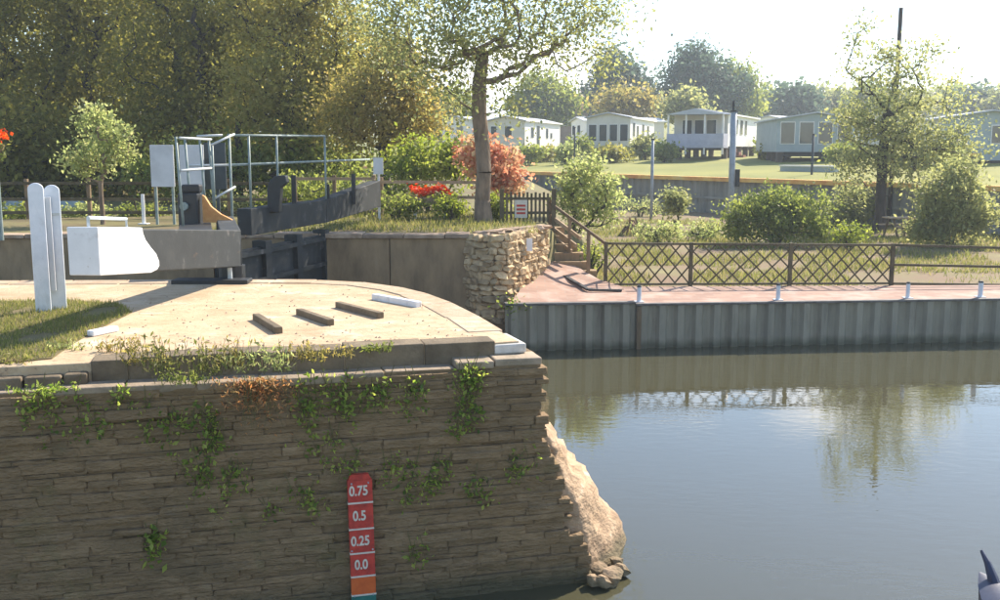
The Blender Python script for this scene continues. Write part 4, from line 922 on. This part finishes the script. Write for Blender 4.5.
bigtree('shaded thicket tree behind the lock gate railings', 240, 37, [(235,165,46,32,0),(180,170,46,28,0),(290,165,44,28,0),(330,165,36,26,0)], 'leaf_mid', 130, 80, .2, .85, .18)
# sapling by the fence
sbp = at_z(103, 224, 2.5); sbp.z = 2.48
tree('sapling', 'pale feathery sapling before the fence at far left', 'tree', sbp, cam_lobes(sbp, [(100,140,26,32,0),(88,160,22,20,.2),(118,150,18,26,-.2),(100,118,16,16,0)]), .06, M['leaf_pale'], BK, nclump=110, nleaf=26, lsize=.11, crad=.28, trunk_top=1.1, shell=.1, bendy=.1)
# shrubs
def shrub(label, px, py, d, lst, lm, n, nl, ls, cr, z, name='shrub', cat='shrub', stems=4, tr=.04):
    b = at_d(px, py, d); b.z = z
    return tree(name, label, cat, b, cam_lobes(b, lst), tr, M[lm], BD, nclump=n, nleaf=nl, lsize=ls, crad=cr, shell=.15, stems=stems, trunk_top=.5)
shrub('bright yellow-green bush behind the pale rail fence', 430, 190, 32, [(430,163,38,22,0),(400,168,24,18,0),(458,160,20,22,0)], 'leaf_bright', 90, 60, .15, .5, 2.48)
shrub('coral pink and orange leaved shrub right of the central trunk', 495, 195, 29.6, [(495,165,26,28,0),(478,155,18,22,0),(508,180,14,16,0)], 'leaf_autumn', 70, 42, .17, .36, 2.48)
shrub('little green bush at the right foot of the central trunk', 496, 222, 27.4, [(497,208,9,14,0)], 'leaf_bright', 22, 45, .10, .22, 2.48)
shrub('low mixed bushes below the golden tree', 345, 205, 30.5, [(330,190,60,14,0),(395,195,30,12,0)], 'leaf_mid', 60, 45, .13, .4, 2.48)
shrub('tall loose pale green shrub beside the sloping stair rail', 590, 240, 29.5, [(585,190,28,34,0),(572,210,20,28,0),(608,205,18,30,0),(590,165,16,16,0)], 'leaf_pale', 120, 34, .12, .34, 1.15, stems=6)
shrub('low green undergrowth at the foot of the stair rail', 585, 262, 26.6, [(575,262,18,12,0),(595,258,10,10,0)], 'leaf_mid', 34, 36, .10, .24, 1.1)
shrub('small grey-green bush left of the thick pole', 673, 216, 40, [(673,202,12,15,0)], 'leaf_grey', 30, 50, .15, .34, 1.15)
shrub('wide rounded bush with sunlit top behind the lattice fence', 778, 240, 34, [(760,218,32,24,0),(800,216,30,26,0),(780,206,30,18,.5),(738,226,14,14,0),(822,228,12,12,0)], 'leaf_mid', 170, 60, .13, .42, 1.15)
shrub('grey-green bushy shrub at the right end of the plot', 950, 243, 33.5, [(950,205,34,38,0),(930,225,24,22,0),(975,222,20,24,0),(955,175,22,18,0)], 'leaf_grey', 190, 48, .14, .45, 1.15)
shrub('straggling shrub behind the picnic table', 858, 232, 43, [(855,205,26,20,0),(835,215,20,16,0)], 'leaf_grey', 70, 44, .16, .5, 1.15)
for px, py, d, lab in ((700,236,36,'low weedy clump left of the wide rounded bush'),(660,236,35,'low weedy clump beside the log pile'),(850,240,33,'yellowish weedy clump right of the wide rounded bush'),(640,212,50,'low weeds at the foot of the slim pole')):
    shrub(lab, px, py, d, [(px,py-5,22,8,0)], 'leaf_bright' if px > 800 else 'leaf_pale', 26, 32, .12, .3, 1.15)
for px, py, d, w_, lm, lab in ((30,222,29.2,34,'leaf_mid','low green weeds before the fence at the far left'),(90,222,29.6,26,'leaf_pale','low pale weeds round the foot of the sapling'),(140,222,29.4,24,'leaf_mid','low weeds behind the thin white marker post'),
    (225,214,30,30,'leaf_grey','straw-coloured undergrowth behind the gate railings'),(285,208,30.2,30,'leaf_bright','bright undergrowth behind the far paddle hood'),(400,212,27.8,26,'leaf_mid','low weeds below the red flower trough'),(450,214,27.6,20,'leaf_bright','low weeds left of the central trunk')):
    shrub(lab, px, py, d, [(px,py-8,w_,9,0)], lm, 30, 34, .11, .28, 2.48)
# riverside tree
rb = at_d(877, 230, 40); rb.z = 1.15
tree('waterside_tree', 'slender riverside tree with an airy grey-green crown on the right', 'tree', rb,
     cam_lobes(rb, [(885,110,52,34,0),(930,120,46,32,.5),(850,125,26,24,0),(870,62,32,26,0),(858,22,18,14,0),(905,68,24,24,0),(950,150,34,30,0),(860,160,30,24,0),(905,160,40,30,-.5),(920,55,16,12,0),(955,80,10,10,0)]),
     .20, M['leaf_grey'], BD, nclump=270, nleaf=42, lsize=.15, crad=.62, trunk_top=4.6, shell=.1, bendy=.15)
# white flowering plants along the foot of the flood wall
for i, px in enumerate((764, 782, 800, 816, 832, 852)):
    b = at_d(px, 200, 47); b.z = 1.2
    r_ = empty('flowering_bush', b, 0, ['leftmost white flowering clump by the flood wall behind the wide bush', 'second white flowering clump along the flood wall', 'third white flowering clump along the flood wall', 'fourth white flowering clump along the flood wall', 'fifth white flowering clump along the flood wall', 'rightmost orange-white flowering clump by the flood wall'][i], 'flowers', 'flowering clumps along the flood wall')
    link('leaves', leaf_mesh('leaves', np.abs(rng.normal(size=(240,3)))*[0,0,.5]+rng.normal(size=(240,3))*[.38,.3,0]+[0,0,.1], .17, M['leaf_mid']), r_)
    tag(link('flowers', leaf_mesh('flowers', rng.normal(size=(34,3))*[.36,.25,.12]+[0,-.1,1.0], .2, M['petal_white'], aspect=.9), r_), kind='stuff')
    st_m = MB()
    for k in range(5): st_m.tube([(random.gauss(0,.2),random.gauss(0,.1),-.1),(random.gauss(0,.3),0,.9)], .015, 4)
    tag(st_m.build('stems', M['leaf_stem'], r_), kind='stuff')

# ------------------------------------------------------------------ caravans
def caravan(label, px, py_base, d, rz, Wd, L, wm_f, wm_s, zg, fl=.62, H=2.5, front='windows', sidew=(), skirt=True):
    b = at_d(px, py_base, d); c = empty('static_caravan', (b.x, d, zg), R(rz), label, 'caravan', 'static caravans in the park')
    # local: front at y=0, body runs +y, x centred
    z0, z1 = fl, fl + H; rp_ = .38
    body = MB(); body.add([(-Wd/2,0,z0),(Wd/2,0,z0),(Wd/2,0,z1),(0,0,z1+rp_),(-Wd/2,0,z1),(-Wd/2,.14,z0),(Wd/2,.14,z0),(Wd/2,.14,z1),(0,.14,z1+rp_),(-Wd/2,.14,z1)],
        [(0,1,2,3,4),(9,8,7,6,5),(0,5,6,1),(1,6,7,2),(2,7,8,3),(3,8,9,4),(4,9,5,0)]); body.build('front_wall', M[wm_f], c)
    MB().box(-Wd/2,Wd/2,.145,L,z0,z1).build('side_walls', M[wm_s], c)
    rf_ = MB(); o_ = .18
    for s_ in (-1, 1):
        rf_.add([(0,-.3,z1+rp_+.02),(s_*(Wd/2+o_),-.3,z1-.02),(s_*(Wd/2+o_),L+.2,z1-.02),(0,L+.2,z1+rp_+.02),(0,-.3,z1+rp_+.10),(s_*(Wd/2+o_),-.3,z1+.06),(s_*(Wd/2+o_),L+.2,z1+.06),(0,L+.2,z1+rp_+.10)],
            [(0,1,2,3),(7,6,5,4),(0,4,5,1),(1,5,6,2),(2,6,7,3),(3,7,4,0)])
    r_o = rf_.build('roof', M['caravan_roof'], c)
    MB().bar((Wd/2+o_+.02,-.32,z1+.02),(Wd/2+o_+.02,L+.22,z1+.02),.06,.12).build('gutter', M['caravan_white'], r_o)
    def win(pos, w, h, face, door=False):
        f_ = MB(); g_ = MB(); t = .05
        if face == 'f':
            x, z = pos; f_.box(x-w/2-t,x+w/2+t,-.03,-.003,z-t,z+h+t); g_.box(x-w/2,x+w/2,-.042,-.032,z,z+h)
        else:
            y, z = pos; f_.box(Wd/2+.003,Wd/2+.03,y-w/2-t,y+w/2+t,z-t,z+h+t); g_.box(Wd/2+.032,Wd/2+.042,y-w/2,y+w/2,z,z+h)
        fo = f_.build('door' if door else 'window', M['caravan_white'], c); g_.build('pane', M['glass'], fo)
    if front == 'windows':
        for x in (-.36*Wd, -.12*Wd, .12*Wd, .36*Wd): win((x, fl+.55), Wd*.17, 1.35, 'f')
    elif front == 'one': win((.06*Wd, fl+.95), .62, .95, 'f'); win((-.33*Wd, fl+.95), .5, .95, 'f')
    elif front == 'veranda':
        for x in (-.25*Wd, -.02*Wd, .2*Wd): win((x, fl+.35), Wd*.17, 1.6, 'f')
        v = MB().box(-Wd/2-.1,Wd/2+.1,-1.9,-.05,fl-.12,fl).build('veranda_deck', M['deck_lav'], c)
        MB().add([(-Wd/2-.15,-2.0,z1-.02),(Wd/2+.15,-2.0,z1-.02),(Wd/2+.15,-.31,z1-.02),(-Wd/2-.15,-.31,z1-.02),(0,-2.0,z1+rp_+.05),(0,-.31,z1+rp_+.05)], [(0,1,4),(1,2,5,4),(2,3,5),(3,0,4,5),(0,3,2,1)]).build('porch_roof', M['caravan_roof'], c)
        MB().box(-Wd/2-.08,Wd/2+.08,-1.9,-1.84,fl+.02,fl+.92).build('balustrade', M['deck_lav'], c)
        for x in (-Wd/2, -Wd*.17, Wd*.17, Wd/2): MB().box(x-.06,x+.06,-1.83,-1.71,fl-.6,z1-.03).build('porch_post', M['caravan_white'], c)
        for x in (-Wd/2-.06, Wd/2+.0): MB().box(x,x+.06,-1.7,-.06,fl+.02,fl+.92).build('balustrade', M['deck_lav'], c)
    for y, w, h, dr in sidew: win((y, fl + (.12 if dr else .95)), w, h, 's', dr)
    if skirt:
        k = 0
        for y in np.linspace(.5, L-.5, 5):
            for x in (-Wd/2+.3, Wd/2-.3): MB().box(x-.2,x+.2,y-.2,y+.2,-.5,fl).build('pier', M['skirting'], c)
        MB().box(-Wd/2+.55,Wd/2-.55,.4,L-.4,fl-.3,fl-.01).build('chassis', M['black_steel'], c)
    return c
caravan('cream-fronted caravan with white side, nearest the central tree', 506, 150, 88, -18, 3.4, 12, 'caravan_cream', 'caravan_white', 3.75, .8, 2.35, 'one', ((2.3,.8,.9,0),(4.2,.85,1.9,1),(7.2,.7,.9,0),(8.7,.6,.5,0)))
caravan('cream caravan with four tall front windows and white side', 608, 150, 85, -18, 3.7, 12, 'caravan_cream', 'caravan_white', 3.72, .9, 2.45, 'windows', ((1.6,.9,1.1,0),(3.4,.8,.9,0),(6.1,.85,1.9,1),(8.6,.8,1.0,0)))
c3 = caravan('white caravan with a railed lavender veranda behind the thick pole', 700, 152, 77, -24, 4.1, 12.5, 'caravan_cream', 'caravan_white', 3.6, 1.1, 2.35, 'veranda', ((1.2,.8,1.1,0),(3.2,1.1,1.1,0),(5.3,1.0,1.1,0),(7.2,.8,1.1,0)))
caravan('teal-grey caravan half hidden behind the riverside tree', 815, 155, 66, -6, 5.0, 9.0, 'caravan_teal', 'caravan_teal', 3.55, .75, 2.1, 'windows', ((2,.9,1,0),(5,.9,1,0)))
caravan('pale roofed caravan set back between the first two caravans', 578, 148, 104, -70, 3.4, 9.0, 'caravan_white', 'caravan_cream', 4.2, .8, 2.3, 'one', ((2,.8,1,0),(6,.8,1,0)))
caravan('white caravan end glimpsed left of the central trunk', 458, 150, 92, -24, 3.2, 9.0, 'caravan_white', 'caravan_white', 3.9, .8, 2.3, 'one', ((2,.8,1,0),))
caravan('low white caravan set back right of the veranda caravan', 768, 148, 108, -40, 3.4, 9.0, 'caravan_white', 'caravan_white', 4.6, .7, 2.3, 'one', ((2,.8,1,0),(5,.8,1,0)))
caravan('blue-grey shaded caravan with bright roof at the right edge', 990, 160, 56, -10, 5.2, 9.0, 'caravan_teal', 'caravan_cream', 3.45, .4, 2.3, 'one', ((2,.8,1,0),))
caravan('cream caravan seen through the riverside tree', 880, 152, 84, -24, 3.6, 9.5, 'caravan_cream', 'caravan_white', 3.9, .8, 2.3, 'windows', ((2,.9,1,0),(5,.9,1,0)))
caravan('white caravan at the far end of the row behind the riverside tree', 930, 150, 92, -24, 3.6, 9.5, 'caravan_white', 'caravan_white', 4.2, .8, 2.3, 'one', ((2,.9,1,0),(5,.9,1,0)))
# lawn bits: brick steps of the veranda caravan, white trough, cabinet, bushes
p = at_d(744, 160, 74); bs = empty('brick_steps', (p.x, 80, 3.75), R(-24), 'red brick base and steps beside the veranda caravan', 'steps')
for k in range(4): MB().box(k*.35,k*.35+.33,0,1.0,-.3,1.0-.24*k).build('step', M['roof_tile'], bs)
p = at_d(809, 166, 55); tg = empty('planter', (p.x, 55, 3.1), R(-50), 'long white low planter on the lawn below the teal caravan', 'planter')
MB().box(-1.7,1.7,-.2,.2,-.05,.42).build('trough', M['caravan_teal'], tg); MB().box(-1.75,1.75,-.25,.25,.425,.5).build('rim', M['caravan_white'], tg)
p = at_d(966, 168, 47); cb_ = empty('cabinet', (p.x, 47, 3.15), -.2, 'dark blue-grey cabinet with pale lid at the right', 'cabinet')
MB().box(-.4,.4,-.3,.3,-.1,1.0).build('body', M['bin'], cb_); MB().box(-.45,.45,-.35,.35,1.0,1.13).build('lid', M['flood_cap'], cb_)
shrub('round clipped bush in front of the second caravan', 645, 150, 80, [(645,148,14,10,0)], 'leaf_grey', 30, 40, .3, .6, 3.6)
shrub('small bush between the first and second caravan', 580, 148, 82, [(580,146,10,8,0)], 'leaf_mid', 24, 40, .3, .6, 3.6)
shrub('yellow-green bush beside the veranda caravan', 770, 150, 84, [(768,146,9,9,0)], 'leaf_bright', 24, 40, .3, .6, 3.8)
shrub('dark hedge bush under the cream caravan nearest the tree', 545, 152, 84, [(545,154,22,5,0)], 'leaf_dark', 26, 40, .3, .6, 3.5)
for px, py, d, w_, h_, lm, lab in ((528,156,78,16,5,'leaf_mid','low hedge in front of the caravan nearest the tree'),(566,158,76,10,7,'leaf_pale','pale bush on the lawn beside the thin dark pole'),(612,157,76,18,5,'leaf_dark','dark low hedge before the second caravan'),(664,156,74,10,7,'leaf_mid','bush at the left corner of the veranda caravan'),
    (775,158,72,10,8,'leaf_dark','dark bush between the veranda caravan and the teal caravan'),(845,160,60,14,9,'leaf_mid','leafy bush at the right corner of the teal caravan'),(905,160,58,22,9,'leaf_grey','wide hedge behind the riverside tree trunk'),(950,165,54,16,10,'leaf_mid','hedge left of the dark cabinet')):
    shrub(lab, px, py, d, [(px,py-h_*.5,w_,h_,0)], lm, 34, 36, .28, .55, park_z(max(.2, (Vector((at_d(px,py,d).x,d,0)) - FB).dot(NF))))
# ------------------------------------------------------------------ trees beyond the caravans
def far(label, px, d, lst, lm, n=70, nl=110, ls=.55, cr=2.0, z=None, name='far_tree'):
    b = at_d(px, 120, d); b.z = (z if z is not None else 5.0 + max(0, d - 105) * .062) - .6
    return tree(name, label, 'tree', b, cam_lobes(b, lst), .35, M[lm], BD, nclump=n, nleaf=nl, lsize=ls, crad=cr, group='trees beyond the caravans', shell=.35, trunk_top=2.5, sides=5)
far('rounded green tree beyond the first caravan', 543, 130, [(543,98,24,20,0),(525,106,14,12,0),(562,104,14,12,0)], 'leaf_mid', 70)
far('tall dark blue-green conifer left of the golden tree', 616, 140, [(616,62,12,14,0),(614,80,22,20,0),(616,100,30,16,0),(630,90,20,18,0)], 'leaf_blue', 110)
far('golden-leaved tree between the two conifers', 626, 118, [(622,106,22,12,0),(640,108,16,10,0)], 'leaf_gold', 60, 60)
far('broad dark blue-green conifer behind the veranda caravan', 697, 135, [(695,60,14,12,0),(697,78,26,20,0),(690,98,34,18,0),(720,92,24,22,0)], 'leaf_blue', 140)
far('shoulder tree leaning right of the broad conifer', 740, 138, [(738,92,16,22,0),(728,82,12,14,0),(744,106,12,12,0)], 'leaf_mid', 60)
far('small rounded light green tree in front of the broad conifer', 686, 110, [(686,108,16,12,0)], 'leaf_grey', 50, 60, .55, 1.4)
px = 752; fl_ = ['leaf_grey', 'leaf_mid', 'leaf_blue', 'leaf_grey']; i = 0
ord_ = ['first','second','third','fourth','fifth','sixth','seventh','eighth','ninth','tenth','eleventh','twelfth','thirteenth']
while px < 1010:
    h = random.uniform(9, 15); d = random.uniform(150, 210); far(ord_[i] + ' tree from the left in the distant tree line on the right', px, d, [(px,108-h*.4,random.uniform(14,20),h,0),(px+8,112,14,8,0)], fl_[i % 4], 44, 50, .9, 2.2); px += random.uniform(19, 26); i += 1
far('dark tree behind the caravan glimpsed at the left of the trunk', 455, 120, [(450,112,24,18,0),(430,118,20,14,0)], 'leaf_mid', 60)
# ------------------------------------------------------------------ distant houses
def house(label, px, py, d, w, h, rh, rz=0, grp='distant rooftops on the hill'):
    b = at_d(px, py, d); o = empty('house', (b.x, d, b.z - h - rh), R(rz), label, 'house', grp); dp = 8
    MB().box(-w/2,w/2,0,dp,-6,h).build('wall', M['house_wall'], o)
    r_ = MB().add([(-w/2-.3,-.4,h),(w/2+.3,-.4,h),(w/2+.3,dp+.4,h),(-w/2-.3,dp+.4,h),(-w/2,dp/2,h+rh),(w/2,dp/2,h+rh)], [(0,1,5,4),(2,3,4,5),(1,2,5),(3,0,4),(0,3,2,1)]).build('roof', M['roof_tile'], o)
    MB().box(w*.3,w*.3+1.0,dp/2-.5,dp/2+.5,h+rh*.5,h+rh+1.2).build('chimney', M['house_wall'], r_)
    for x in (-w*.28, w*.1, w*.36): f_ = MB().box(x-.6,x+.6,-.06,-.004,h*.45,h*.45+1.5).build('window', M['caravan_white'], o); MB().box(x-.5,x+.5,-.08,-.062,h*.45+.1,h*.45+1.4).build('pane', M['glass'], f_)
house('red-roofed house between the round tree and the conifer', 577, 93, 150, 7, 4, 2.6, 15)
for i, (px, py, w_) in enumerate(((762,94,10),(776,95,9),(790,94,12),(808,91,16),(828,91,14),(845,93,9))):
    house(ord_[i] + ' rooftop from the left on the far hill skyline', px, py, 330 + 8 * (i % 3), w_ * .8, 5, 2.6, random.uniform(-15, 15))

# ------------------------------------------------------------------ boat stern at the lower right corner
bp0 = at_z(984, 552, .60); bt_ = empty('moored_boat', (bp0.x + .96 * math.cos(R(-80)), bp0.y + .96 * math.sin(R(-80)), 0), R(-80), 'dark navy boat with upturned stem just showing at the bottom right corner', 'boat')
hull = MB(); n = 14; V = []
for i in range(n):
    t = i / (n - 1); wd = .55 * math.sin(min(1, t * 1.6) * math.pi / 2) ** .8 + .01; sh = .22 + .16 * (1 - t) ** 3
    for j in range(7): a = -1 + 2 * j / 6; V.append((-1.0 + 2.6 * t + .08 * (1 - abs(a)), wd * a, sh - (sh + .2) * (1 - abs(a) ** 2.2)))
hull.add(V, [(i*7+j, i*7+j+1, (i+1)*7+j+1, (i+1)*7+j) for i in range(n-1) for j in range(6)]); hull.build('hull', M['navy'], bt_, smooth=True)
cv = MB(); V = []
for i in range(n):
    t = i / (n - 1); wd = .55 * math.sin(min(1, t * 1.6) * math.pi / 2) ** .8 + .012; sh = .22 + .16 * (1 - t) ** 3
    for j in range(7): a = -1 + 2 * j / 6; V.append((-1.0 + 2.6 * t, wd * a, sh + .16 * (1 - a * a) * min(1, t * 3)))
cv.add(V, [(i*7+j, i*7+j+1, (i+1)*7+j+1, (i+1)*7+j) for i in range(n-1) for j in range(6)]); cv.build('cover', M['navy'], bt_, smooth=True)
MB().tube([(-.74,0,.30),(-.82,0,.42),(-.90,0,.52),(-1.0,0,.60)], .065, 8, r2=.014).build('stem', M['navy'], bt_)
MB().tube([(-.62,.02,.40),(-.5,.1,.46),(-.3,.2,.40)], .02, 6).build('rope', M['bin'], bt_)

# ------------------------------------------------------------------ haze
hz = MB().box(-1100, 1100, -45, 1750, -3.6, 62).build('haze', None)
hm = bpy.data.materials.new('haze'); hm.use_nodes = True; hn = hm.node_tree.nodes; hn.clear(); ho = hn.new('ShaderNodeOutputMaterial'); hv = hn.new('ShaderNodeVolumePrincipled')
hv.inputs['Color'].default_value = (.82,.91,1,1); hv.inputs['Density'].default_value = .0009; hv.inputs['Anisotropy'].default_value = .35
hm.node_tree.links.new(hv.outputs[0], ho.inputs['Volume']); hz.data.materials.append(hm); tag(hz, kind='stuff')
